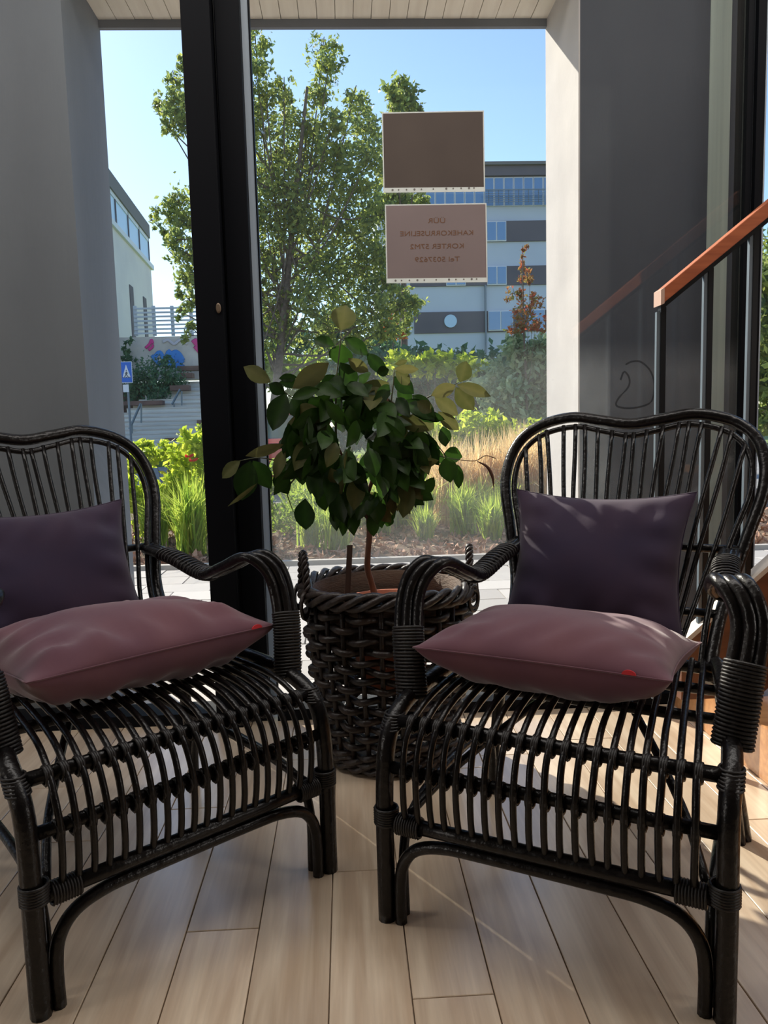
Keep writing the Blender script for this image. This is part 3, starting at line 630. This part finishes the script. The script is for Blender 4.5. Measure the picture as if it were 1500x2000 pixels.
# ------------------------------------------------------------------ staircase at right
Ys = 2.0
pf = MB().box((1.005,.95,.0),(3.0,2.33,.14)).build('stair_platform', stairwood); tag(pf, 'low sunlit wooden stair platform at the right edge behind the right chair', 'platform')
bevel(pf, .004)
sw = MB(); sw.prism([(.80,Ys,.165),(1.42,Ys,.80),(3.0,Ys,2.18),(3.0,Ys,1.84),(1.10,Ys,.141),(.80,Ys,.141)], (0,.045,0))
sg = empty('staircase', (1.2, Ys, .14)); tag(sg, 'wooden staircase with brown side board rising to the right', 'staircase'); si = Matrix.Translation(-sg.location)
def sgp(name, mb, m, bv=.0): 
    o = mb.build(name, m, sg); o.matrix_parent_inverse = si
    if bv: bevel(o, bv)
    return o
a0 = Vector((.885, Ys, .285)); a1 = Vector((2.9, Ys, 2.03)); dz = (a1-a0)
sgp('stringer', MB().prism([(.885,Ys,.285),(2.9,Ys,2.03),(2.9,Ys,1.70),(1.10,Ys,.141),(.885,Ys,.141)], (0,.045,0)), stairside)
sgp('stringer_lit_edge', MB().prism([a0, a1, a1+Vector((0,0,.016)), a0+Vector((0,0,.016))], (0,.05,0)), mat('painted_sun_edge', (206,196,184), .5))  # pale strip paints sunlight along the stringer's top edge
for k in range(7):
    x = 1.30+k*.21; z = .14+.175*(k+1); sgp('tread', MB().box((x-.02,.95,z-.035),(x+.25,Ys-.002,z)), stairwood, .003)
    sgp('riser', MB().box((x,.96,z-.175),(x+.02,Ys-.004,z-.036)), stairside)
hr = empty('stair_railing', (.82, Ys, .3)); tag(hr, 'stair railing with reddish wood handrail on slim black posts', 'railing'); hi = Matrix.Translation(-hr.location)
h0 = at(1292, 566, Ys); h1 = at(1500, 393, Ys); dd = (h1-h0); h2 = h0+dd*4.2
slope = dd.z/dd.x
rail = MB().prism([h0, h0+Vector((0,0,-.038)), h2+Vector((0,0,-.050)), h2], (0,.045,0)).build('handrail', railwood, hr); rail.matrix_parent_inverse = hi; bevel(rail, .002)
en = MB().prism([h0+Vector((-.0015,-.001,0)), h0+Vector((-.0015,-.001,-.038)), h0+Vector((.008,-.001,-.034)), h0+Vector((.008,-.001,.006))], (0,.047,0)).build('rail_end', mat('pale_rail_end', (196,164,148), .5), rail)
fb = MB().prism([h0+Vector((.004,.012,-.038)), h0+Vector((.004,.012,-.050)), h2+Vector((0,.012,-.064)), h2+Vector((0,.012,-.050))], (0,.02,0)).build('under_rail', blackmetal, hr); fb.matrix_parent_inverse = hi
for px_ in (1296, 1390, 1480, 1572, 1668):
    t = (px_-1292)/(1500-1292); x = h0.x+dd.x*t; zt_ = h0.z+dd.z*t-.045; zb = .285+(x-.885)*.866+.01 if x > .885 else .141
    if zb < .141: zb = .141
    o = MB().box((x,Ys+.014,zb),(x+.014,Ys+.03,zt_)).build('post', blackmetal, hr); o.matrix_parent_inverse = hi
    o = MB().box((x-.010,Ys+.016,zb),(x-.0003,Ys+.028,zt_-.012)).build('post_edge', greymetal, hr); o.matrix_parent_inverse = hi

# ------------------------------------------------------------------ rattan armchair
POLE = [(.285,0,0),(.285,0,.10),(.285,0,.19),(.284,.004,.28),(.284,.018,.335),(.284,.055,.370),(.279,.115,.392),(.268,.21,.403),(.253,.32,.408),(.237,.45,.402),(.225,.50,.398)]
ARM = [(.280,.115,.385),(.292,.128,.49),(.300,.155,.565),(.287,.172,.612),(.262,.205,.632),(.248,.279,.603),(.250,.382,.574),(.238,.502,.598),(.238,.645,.607)]
HOOP = [(.213,.475,.367),(.222,.552,.46),(.238,.620,.53),(.268,.672,.635),(.299,.729,.749),(.287,.775,.835),(.236,.798,.886),(.150,.800,.909),(.072,.795,.899),(0,.792,.889)]
def hoop_y(z):
    zs = [.36,.40,.46,.53,.635,.749,.835,.89,.95]; ys = [.47,.495,.545,.60,.66,.722,.768,.792,.80]
    return float(np.interp(z, zs, ys))
def make_chair():
    root = empty('rattan_armchair')
    mir = lambda P, s: [(p[0]*s, p[1], p[2]) for p in P]
    for s in (1, -1):
        P = cr(mir(POLE, s), 5); MB().tube(P, .0165, 12).build('front_leg', rattan, root, True)
        # knuckle wrap around leg and lower rail
        mb = MB()
        for k in range(7): 
            z = .188+k*.0045; c = Vector((.281*s, .0, z)); mb.tube([c+Vector((.021*math.cos(a), .020*math.sin(a), 0)) for a in np.linspace(0, 2*math.pi, 14, endpoint=False)], .0028, 5, closed=True)
        mb.build('joint_wrap', wrapm, root, True)
        mb = MB()
        for k in range(6):
            z = .352+k*.0045; c = Vector((.284*s, .03+k*.004, z)); mb.tube([c+Vector((.018*math.cos(a), .017*math.sin(a), -.3*.017*math.sin(a)*0)) for a in np.linspace(0, 2*math.pi, 14, endpoint=False)], .0024, 5, closed=True)
        mb.build('joint_wrap', wrapm, root, True)
        # arm of three strands
        arm = empty('arm'); arm.parent = root
        A = cr(mir(ARM, s), 6)
        offs = []
        for i in range(len(A)):
            t = (A[min(i+1, len(A)-1)]-A[max(i-1, 0)]).normalized(); side_ = Vector((1,0,0)); side_ = (side_-t*t.dot(side_)).normalized(); offs.append(side_)
        for j in (-1, 0, 1):
            wdt = [.0185*(1-.35*max(0, (i/len(A)-.62)/.38)) for i in range(len(A))]
            Q = [A[i]+offs[i]*j*wdt[i]+Vector((0,.002 if j else -.004,0)) for i in range(len(A))]
            MB().tube(Q, .0112, 10).build('arm_strand', rattan, arm, True)
        mb = MB(); nA = 13; ln = Vector(A[7])-Vector(A[0])
        for k in range(22):
            t = k/21; i = t*7.6; a_ = int(i); c = A[a_].lerp(A[a_+1], i-a_); tt = (A[a_+1]-A[a_]).normalized(); u = offs[a_]; w = tt.cross(u)
            mb.tube([c+u*.0325*math.cos(q)*(abs(math.cos(q))**-.25 if abs(math.cos(q)) > .2 else 1)*.93+w*.0155*math.sin(q) for q in np.linspace(0, 2*math.pi, 16, endpoint=False)], .0030, 5, closed=True)
        mb.build('arm_wrap', wrapm, arm, True)
        mb = MB()
        for k in range(16):
            i = 35+k*.62; a_ = min(int(i), len(A)-2); c = A[a_].lerp(A[a_+1], i-a_); tt = (A[a_+1]-A[a_]).normalized(); u = offs[a_]; w = tt.cross(u)
            mb.tube([c+u*.0262*math.cos(q)+w*.0150*math.sin(q) for q in np.linspace(0, 2*math.pi, 14, endpoint=False)], .0026, 5, closed=True)
        mb.build('arm_wrap', wrapm, arm, True)
        # rear leg, splayed; side arch and brace
        MB().tube(cr([(.228*s,.50,.40),(.245*s,.515,.27),(.268*s,.54,.12),(.286*s,.567,0)], 5), [.015-.0002*i for i in range(16)], 10).build('rear_leg', rattan, root, True)
        MB().tube(cr([(.262*s,.028,.0),(.262*s,.028,.12),(.262*s,.06,.175),(.262*s,.15,.20),(.262*s,.33,.205),(.262*s,.46,.185),(.266*s,.515,.12),(.278*s,.545,.0)], 5), .0095, 8).build('side_arch', rattan, root, True)
        MB().tube(cr([(.255*s,.03,.19),(.20*s,.16,.25),(.08*s,.36,.34),(.0,.44,.385)], 5), .008, 8).build('brace', rattan, root, True)
    IN = .257
    arch = [(-IN,.001,0),(-IN,.001,.07),(-IN+.008,.001,.115),(-IN+.035,.0,.148),(-IN+.085,0,.163),(-.10,0,.166),(.10,0,.166),(IN-.085,0,.163),(IN-.035,0,.148),(IN-.008,.001,.115),(IN,.001,.07),(IN,.001,0)]
    MB().tube(cr(arch, 5), .0112, 10).build('front_arch', rattan, root, True)
    def railp(y, z, r, name='seat_rail', hw=.272):
        return MB().tube([(-hw,y,z),(-hw*.5,y,z),(0,y,z),(hw*.5,y,z),(hw,y,z)], r, 10).build(name, rattan, root, True)
    railp(0, .192, .0135, 'front_rail'); railp(.009, .289, .0115); railp(.042, .364, .0125); railp(.20, .392, .010, hw=.26); railp(.34, .395, .010, hw=.245); railp(.485, .392, .013, hw=.225)
    for s in (1,-1):
        mb = MB()
        for k in range(10):
            x = s*(.215+k*.0046); mb.tube([Vector((x, .0175*math.cos(a), .190+.0175*math.sin(a))) for a in np.linspace(0, 2*math.pi, 12, endpoint=False)], .0025, 5, closed=True)
        mb.build('joint_wrap', wrapm, root, True)
    NS = 20; prof = [(0,.186),(-.0115,.235),(-.0125,.295),(.004,.347),(.040,.380),(.10,.4005),(.20,.411),(.33,.413),(.40,.410),(.485,.406)]
    bm_ = MB(); 
    for k in range(3): bm_.tube([Vector(((k-1)*.0035, .0150*math.cos(a), .0150*math.sin(a))) for a in np.linspace(0, 2*math.pi, 10, endpoint=False)], .0032, 4, closed=True)
    bmesh_ = bm_.mesh('binding', True); bmesh_.materials.append(wrapm)
    for i in range(NS):
        x = -.240+.480*i/(NS-1); wob = rng.normal()*.0008
        P = cr([(x*(1-.16*max(0, y)/.485)+wob*(j % 3-1), y, z) for j, (y, z) in enumerate(prof)], 4)
        MB().tube(P, .0060, 8).build('seat_slat', rattan, root, True)
        for (y, z) in ((-.001,.289),(.032,.366)):
            link('binding', bmesh_, None, root, (x, y, z))
    # back
    H = mir(HOOP, -1)+[Vector(p) for p in HOOP[::-1][1:]]
    MB().tube(cr(H, 6), .0135, 12).build('back_hoop', rattan, root, True)
    def inset(P, d):
        c = Vector((0,.7,.66)); o = []
        for p in P:
            p = Vector(p); v = (p-c); v.y = 0; q = p-v.normalized()*d; q.y = hoop_y(q.z)+.0; o.append(q)
        return o
    H2 = inset(H, .028)
    HP = cr(H2, 6); MB().tube(HP, .0070, 8).build('inner_hoop', rattan, root, True)
    NB = 18; tops = []
    HPt = [p for p in HP if p.z > .70]
    for i in range(NB):
        xt = -.262+.524*i/(NB-1)
        cand = [p for p in HPt if True]; p = min((q for q in cand if q.z > .77 or abs(xt) > .235), key=lambda q: abs(q.x-xt)-.35*(q.z-.7))
        zt_ = p.z+.006; zb = .40; xb = xt*.56
        pts = []
        for k in range(8):
            t = k/7; z = zb+(zt_-zb)*t; x = xb+(p.x-xb)*(t**.92); pts.append((x+.002*math.sin(i*1.7+k), hoop_y(z)-.004, z))
        MB().tube(cr(pts, 2), .0056, 7).build('back_spindle', rattan, root, True)
    for z, hw, r in ((.612,.252,.0095),(.485,.225,.0095)):
        y = hoop_y(z)+.008; MB().tube([(-hw,y,z),(-hw*.5,y+.006,z),(0,y+.008,z),(hw*.5,y+.006,z),(hw,y,z)], r, 8).build('back_rail', rattan, root, True)
    return root
chair = make_chair(); PR = (.294,1.196,-.531); PLF = (-.282,1.327,.684)
chair2 = copy_tree(chair)
chair.location = (PR[0], PR[1], 0); chair.rotation_euler = (0,0,PR[2])
chair2.location = (PLF[0], PLF[1], 0); chair2.rotation_euler = (0,0,PLF[2])
tag(chair, 'black rattan armchair at the right, facing left, nearest the stair railing', 'armchair', 'rattan armchairs by the window')
tag(chair2, 'black rattan armchair at the left, cut by the left picture edge', 'armchair', 'rattan armchairs by the window')

# ------------------------------------------------------------------ cushions
def cushion(w, h, T, m, seed, label, mtx, cat='cushion', folds=0.0, tagpos=None, pin=.055, low=.06):
    n = 44; r = np.random.default_rng(seed); V = {1: [], -1: []}; ph = r.uniform(0, 6.28, 12)
    mb = MB()
    def pt(u, v, s):
        x = w/2*u*(1-pin*(1-v*v)*(abs(u)**2)); y = h/2*v*(1-pin*(1-u*u)*(abs(v)**2))
        e = max(0, (1-u**4))*max(0, (1-v**4)); th = T/2*((max(0, 1-abs(u)**2.6)*max(0, 1-v*v))**.62) if s > 0 or T > .19 else low*(max(0, 1-abs(u)**3)**.5*max(0, 1-abs(v)**3)**.38)
        ed = 1-e
        wr = folds*(e**.6)*(math.sin(9*u+3*v+ph[0])*.3*ed+math.sin(17*u-4*v+ph[1]+2*math.sin(3*v+ph[2]))*.5*math.exp(-((abs(v)-.75)/.22)**2)+math.sin(15*v+5*u+ph[3]+2*math.sin(3*u+ph[4]))*.5*math.exp(-((abs(u)-.75)/.22)**2)+.35*math.sin(4*u+5*v+ph[5]))
        return (x, y, s*(th+wr*T*.09*1.0))
    for s in (1, -1):
        k = len(mb.v)
        for i in range(n+1):
            for j in range(n+1):
                u = math.sin((i/n*2-1)*math.pi/2*.999); v = math.sin((j/n*2-1)*math.pi/2*.999); mb.v.append(pt(u, v, s))
        for i in range(n):
            for j in range(n):
                q = (k+i*(n+1)+j, k+(i+1)*(n+1)+j, k+(i+1)*(n+1)+j+1, k+i*(n+1)+j+1); mb.f.append(q if s > 0 else q[::-1])
    root = empty('cushion'); tag(root, label, cat); root.matrix_world = mtx
    mb.build('cover', m, root, True)
    E_ = []
    for k in range(4):
        for i in range(24):
            t = -1+2*i/24; u, v = ((t,-1),(1,t),(-t,1),(-1,-t))[k]; E_.append(Vector(pt(u, v, 1))*1.0)
    E_ = [Vector((p.x*1.003, p.y*1.003, 0)) for p in E_]
    MB().tube(E_, .0017, 5, closed=True).build('seam', m, root, True)
    if tagpos:
        a, b = Vector(pt(tagpos[0], -1, 1)), Vector(pt(tagpos[1], -1, 1)); a.z = b.z = 0
        c = (a+b)/2; mbt = MB(); hx = (b-a).length/2; Pp = []
        for q in range(10): an = math.pi*q/9; Pp.append((c.x+hx*math.cos(an), c.y-.003-.001, .001+.008*math.sin(an)))
        mbt.prism(Pp, (0,.0025,0)).build('red_tag', redtag, root)['label'] = 'tiny red brand-less tag'
        root.children[-1]['label'] = 'tiny red fabric tag on the seam'
    return root
def chair_m(pose, loc, rx=0, ry=0, rz=0):
    return Matrix.Translation((pose[0],pose[1],0)) @ Matrix.Rotation(pose[2],4,'Z') @ Matrix.Translation(loc) @ Matrix.Rotation(rz,4,'Z') @ Matrix.Rotation(rx,4,'X') @ Matrix.Rotation(ry,4,'Y')
cushion(.458,.33,.138,velvet,3,'dusty mauve cushion lying flat on the seat of the right chair', chair_m(PR,(-.030,.250,.477),R(-4),R(0),R(-2)), folds=.6, tagpos=(.66,.76), low=.078)
cushion(.52,.36,.150,velvet,8,'dusty mauve creased cushion lying flat on the seat of the left chair', chair_m(PLF,(-.006,.290,.486),R(-4),R(1.5),R(6.5)), folds=1.25, tagpos=(.76,.86), low=.082)
cushion(.41,.36,.12,velvet2,5,'dark violet cushion standing upright against the back of the right chair', chair_m(PR,(-.038,.575,.575),R(64),0,0), folds=.7, pin=.13)
cushion(.42,.36,.12,velvet2,6,'dark violet cushion standing upright against the back of the left chair', chair_m(PLF,(-.035,.575,.575),R(64),0,0), folds=.9, pin=.13)

# ------------------------------------------------------------------ wicker basket
BX, BY = .098, 2.09
bk = empty('wicker_basket', (BX, BY, 0)); tag(bk, 'dark woven wicker basket with rope handles standing between the chairs', 'basket')
def rad(z): return .172+(.215-.172)*min(1, z/.36)**.8
NST = 26
for k in range(NST):
    a = 2*math.pi*k/NST; P = [(rad(z)*math.cos(a), rad(z)*math.sin(a), z) for z in (.02,.12,.22,.34,.45)]
    MB().tube(P, .0068, 6).build('stake', wicker, bk, True)
NR = 15
for j in range(NR):
    z = .052+j*.0262; r0 = rad(z)
    for q in (0,):
        P = []; n_ = NST*6
        for i in range(n_):
            a = 2*math.pi*i/n_; w = math.cos(NST/2*a+math.pi*j); P.append(((r0+.0115*w)*math.cos(a), (r0+.0115*w)*math.sin(a), z+.003*math.sin(a*3+j)+.0022*math.sin(NST*a/2)))
        MB().tube(P, .0092, 7, closed=True).build('weave_row', wicker, bk, True)
for j, z in enumerate((.018,.036)):
    for q in range(2):
        P = [((rad(z)+.006+.007*math.cos(12*a+q*math.pi+j))*math.cos(a), (rad(z)+.006+.007*math.cos(12*a+q*math.pi+j))*math.sin(a), z+.007*math.sin(12*a+q*math.pi+j)) for a in np.linspace(0, 2*math.pi, 96, endpoint=False)]
        MB().tube(P, .0085, 6, closed=True).build('base_strand', wicker, bk, True)
for q in range(4):
    P = [((.224+.013*math.cos(7*a+q*math.pi/2))*math.cos(a), (.224+.013*math.cos(7*a+q*math.pi/2))*math.sin(a), .466+.017*math.sin(7*a+q*math.pi/2)+.004*math.sin(3*a)) for a in np.linspace(0, 2*math.pi, 120, endpoint=False)]
    MB().tube(P, .0092, 7, closed=True).build('rim_strand', wicker, bk, True)
def handle(ang, lab):
    hd = empty('handle'); hd.parent = bk; hd['label'] = lab; ca, sa = math.cos(ang), math.sin(ang); tx, ty = -sa, ca
    K = [(-.052,.455),(-.045,.50),(-.028,.548),(0,.570),(.028,.548),(.045,.50),(.052,.455)]
    Cc = cr([(ca*.226+tx*u, sa*.226+ty*u, z) for u, z in K], 8)
    for q in range(3):
        P = []
        for i, c in enumerate(Cc):
            t = (Cc[min(i+1, len(Cc)-1)]-Cc[max(i-1, 0)]).normalized(); u = t.orthogonal().normalized(); u = Vector((ca,sa,0)); u = (u-t*t.dot(u)).normalized(); w = t.cross(u); an = i*.75+q*2.094
            P.append(c+u*.0065*math.cos(an)+w*.0065*math.sin(an))
        MB().tube(P, .0050, 6).build('rope_strand', wicker, hd, True)
    for sgn in (-1, 1):
        for q in range(2):
            c = Vector((ca*.235+tx*sgn*.058, sa*.235+ty*sgn*.058, .442)); rr = .034-.010*q
            MB().tube([c+Vector((tx,ty,0))*rr*math.cos(a)*.55+Vector((0,0,1))*rr*math.sin(a)+Vector((ca,sa,0))*.012*math.cos(a) for a in np.linspace(0, 2*math.pi, 18, endpoint=False)], .0050, 6, closed=True).build('handle_loop', wicker, hd, True)
handle(R(192), 'left twisted rope handle'); handle(R(-8), 'right twisted rope handle')
MB().lathe([(.10,.03),(.168,.03),(.168,.036),(.10,.036)], n=28).build('basket_bottom', wicker, bk)
MB().lathe([(.184,.33),(.200,.42),(.206,.472),(.200,.470),(.192,.42),(.178,.33)], n=40, cap=False).build('liner', liner, bk, True)

# ------------------------------------------------------------------ potted citrus tree
pt_ = empty('potted_tree', (BX+.01, BY, .196)); tag(pt_, 'small bushy tree with glossy green leaves in a clay pot inside the basket', 'potted plant'); pi_ = Matrix.Translation(-pt_.location)
def pp(name, mb, m, sm=True): o = mb.build(name, m, pt_, sm); o.matrix_parent_inverse = pi_; return o
c0 = (BX+.01, BY, .196)
pp('pot', MB().lathe([(.085,.0),(.125,.20),(.132,.20),(.136,.232),(.128,.232),(.122,.195),(.02,.195)], c0, 36), terracotta)
pp('soil', MB().lathe([(.001,.205),(.10,.203),(.124,.198)], c0, 28, cap=False), soilm)
def q2(cx, cy, Y=2.08): return at(400+cx*.4, 560+cy*.4, Y)
pp('trunk', MB().tube(cr([q2(832,1512), q2(812,1440), q2(795,1378), q2(796,1300), q2(804,1210), q2(800,1120), q2(790,1000)], 5), [.0095,.0092,.009,.0088,.0085]+[.0085]*10+[.0082]*10+[.007]*6, 10), twigm)
br = [([(800,1130),(740,1080),(700,1050),(640,1010),(560,960)],.0055),([(800,1120),(770,1000),(700,880),(640,760),(600,660)],.006),([(795,1010),(840,880),(880,760),(900,650),(890,540)],.006),
      ([(640,760),(640,600),(640,480),(655,340),(668,210)],.0036),([(640,800),(560,640),(480,580),(390,515),(325,468)],.0030),([(560,960),(470,900),(380,860),(270,835),(170,850)],.003),
      ([(900,700),(1000,640),(1060,560),(1150,510),(1240,468)],.0028),([(880,760),(1000,760),(1080,800),(1160,830),(1240,845)],.003),([(900,650),(910,560),(920,480),(925,405)],.003),
      ([(470,900),(420,960),(400,1000),(432,1100)],.0026),([(880,540),(1030,650),(1110,740),(1180,830)],.003),([(880,860),(900,960),(880,1080)],.003),([(700,880),(760,960),(800,1060)],.003)]
for pts, r in br: pp('branch', MB().tube(cr([q2(x, y, 2.08+.03*math.sin(x*.02)) for x, y in pts], 4), [r*(1-.6*i/(4*(len(pts)-1))) for i in range(4*(len(pts)-1)+1)], 6), twigm if r > .005 else twigd)
pp('dry_twig', MB().tube(cr([q2(1240,845),q2(1320,850),q2(1370,825),q2(1420,838)], 4), .0012, 5), dryleaf)
pp('dry_twig', MB().tube(cr([q2(1330,852),q2(1380,880),q2(1405,930),q2(1410,978)], 4), [.001+.0035*math.sin(math.pi*i/12) for i in range(13)], 5), dryleaf)
def leaf_obj(base, tip, wid, m, roll=0.0, curl=.18, name='leaf'):
    base, tip = Vector(base), Vector(tip); ax = tip-base; L_ = ax.length; ax.normalize()
    view = Vector((0,-1,0)); nrm = (view-ax*ax.dot(view));
    nrm = nrm.normalized() if nrm.length > .2 else Vector((0,0,1)); nrm = Quaternion(ax, roll) @ nrm; sd = ax.cross(nrm)
    n = 7; mb = MB(); wprof = [.04,.52,.85,1.0,1.0,.84,.50,.02]; tv = random.random()
    fold = .22
    for i in range(n+1):
        t = i/n; w = wid/2*wprof[i]; c = base+ax*L_*t-nrm*(curl*L_*(t*t)) ; 
        for j, s in enumerate((-1,-.5,0,.5,1)):
            mb.v.append(tuple(c+sd*w*s+nrm*abs(s)*w*fold+nrm*.0015*math.sin(i*2.2+s*2)*abs(s))); mb.t.append(min(1, tv*.7+(.3 if j == 2 else 0)+.12*(i % 2)*(abs(s) == .5)))
    for i in range(n):
        for j in range(4): k = i*5+j; mb.f.append((k, k+1, k+6, k+5))
    pet = MB()
    o = mb.build(name, m, pt_, True); o.matrix_parent_inverse = pi_; return o
LV = [(665,215,690,85,120,1),(632,287,532,250,62,0),(680,250,800,330,75,0),(790,325,890,430,64,0),(655,380,672,282,118,0),(605,372,430,500,100,1),(700,350,800,420,60,1),(322,465,185,390,78,1),
      (390,520,312,474,64,0),(395,520,325,700,112,0),(425,548,485,640,100,0),(470,475,362,465,50,0),(925,400,1048,405,44,1),(930,412,1008,478,66,1),(1245,465,1282,362,88,1),(1225,482,1108,530,66,1),
      (1230,478,1398,530,64,1),(1225,492,1312,605,90,1),(1122,540,1242,628,76,1),(1035,560,1112,612,64,1),(1140,610,1242,705,66,1),(1165,818,1258,828,86,0),(1178,832,1200,955,92,0),(1236,868,1240,986,52,0),
      (1160,682,1180,782,72,0),(172,850,78,935,64,1),(222,850,178,1048,114,0),(235,850,325,985,92,0),(392,788,338,935,62,1),(385,770,200,830,52,1),(345,895,408,1015,84,0),(490,1035,488,1192,108,0),
      (255,960,112,1080,22,1),(820,1100,822,1222,64,0),(905,1120,890,1170,52,0),(420,885,340,1020,60,0),(700,700,860,560,120,0),(880,560,700,680,110,0),(660,370,740,500,90,0),(560,500,420,540,60,0),
      (900,470,740,520,80,1),(920,440,1020,520,80,0),(1000,950,965,1130,90,1),(940,1000,880,1150,60,1),(760,940,750,1090,60,1),(900,740,820,860,60,1),(830,1000,850,1160,90,0),(730,1080,740,1185,60,0),(560,980,590,1095,70,0),
      (1120,930,1060,1020,60,0),(660,1000,700,1080,50,0),(450,440,360,450,44,0),(840,420,900,405,50,0),(1060,620,1170,650,50,0),(990,360,930,380,30,1)]
for i, (x0, y0, x1, y1, w, kd) in enumerate(LV):
    dy = .05*math.sin(i*1.9)
    leaf_obj(q2(x0, y0, 2.06+dy), q2(x1, y1, 2.06+dy+.015*math.cos(i)), w*.4*2.07/FPX, leafB if kd else leafA, roll=R(18)*math.sin(i*2.3), curl=.10)
cen = q2(760, 760, 2.08)
for i in range(235):
    while True:
        u = rng.uniform(-1, 1, 3)
        if np.linalg.norm(u) <= 1: break
    u = u/np.linalg.norm(u)*np.linalg.norm(u)**.5
    cxp = 765+u[0]*385*(1-.22*max(0, -u[2])); czp = 780-u[2]*350 
    if czp < 520 and abs(cxp-760) > 250: continue
    if czp > 960 and cxp < 640: continue
    p0 = q2(cxp, czp, 2.08+u[1]*.13); outw = Vector((u[0]*.6, u[1]*.6, -.9+.9*max(0, u[2])))+Vector(rng.normal(size=3)*.35); outw.normalize()
    L_ = rng.uniform(.070, .104); leaf_obj(p0-outw*L_*.4, p0+outw*L_*.6, L_*rng.uniform(.46, .56), leafB if i % 7 == 0 else leafA, roll=rng.uniform(-.9, .9), curl=.2)
# stake in the pot
a_, b_ = at(676, 1158, 2.03), at(683, 1065, 2.03)
sk = MB().obox(a_+Vector((-.007,0,-.05)), Vector((.015,0,0)), Vector((0,.006,0)), (b_-a_)+Vector((0,0,.05))).build('plant_stake', stickm); tag(sk, 'flat dark wooden stake stuck in the basket left of the trunk', 'stake')
bevel(sk, .001)
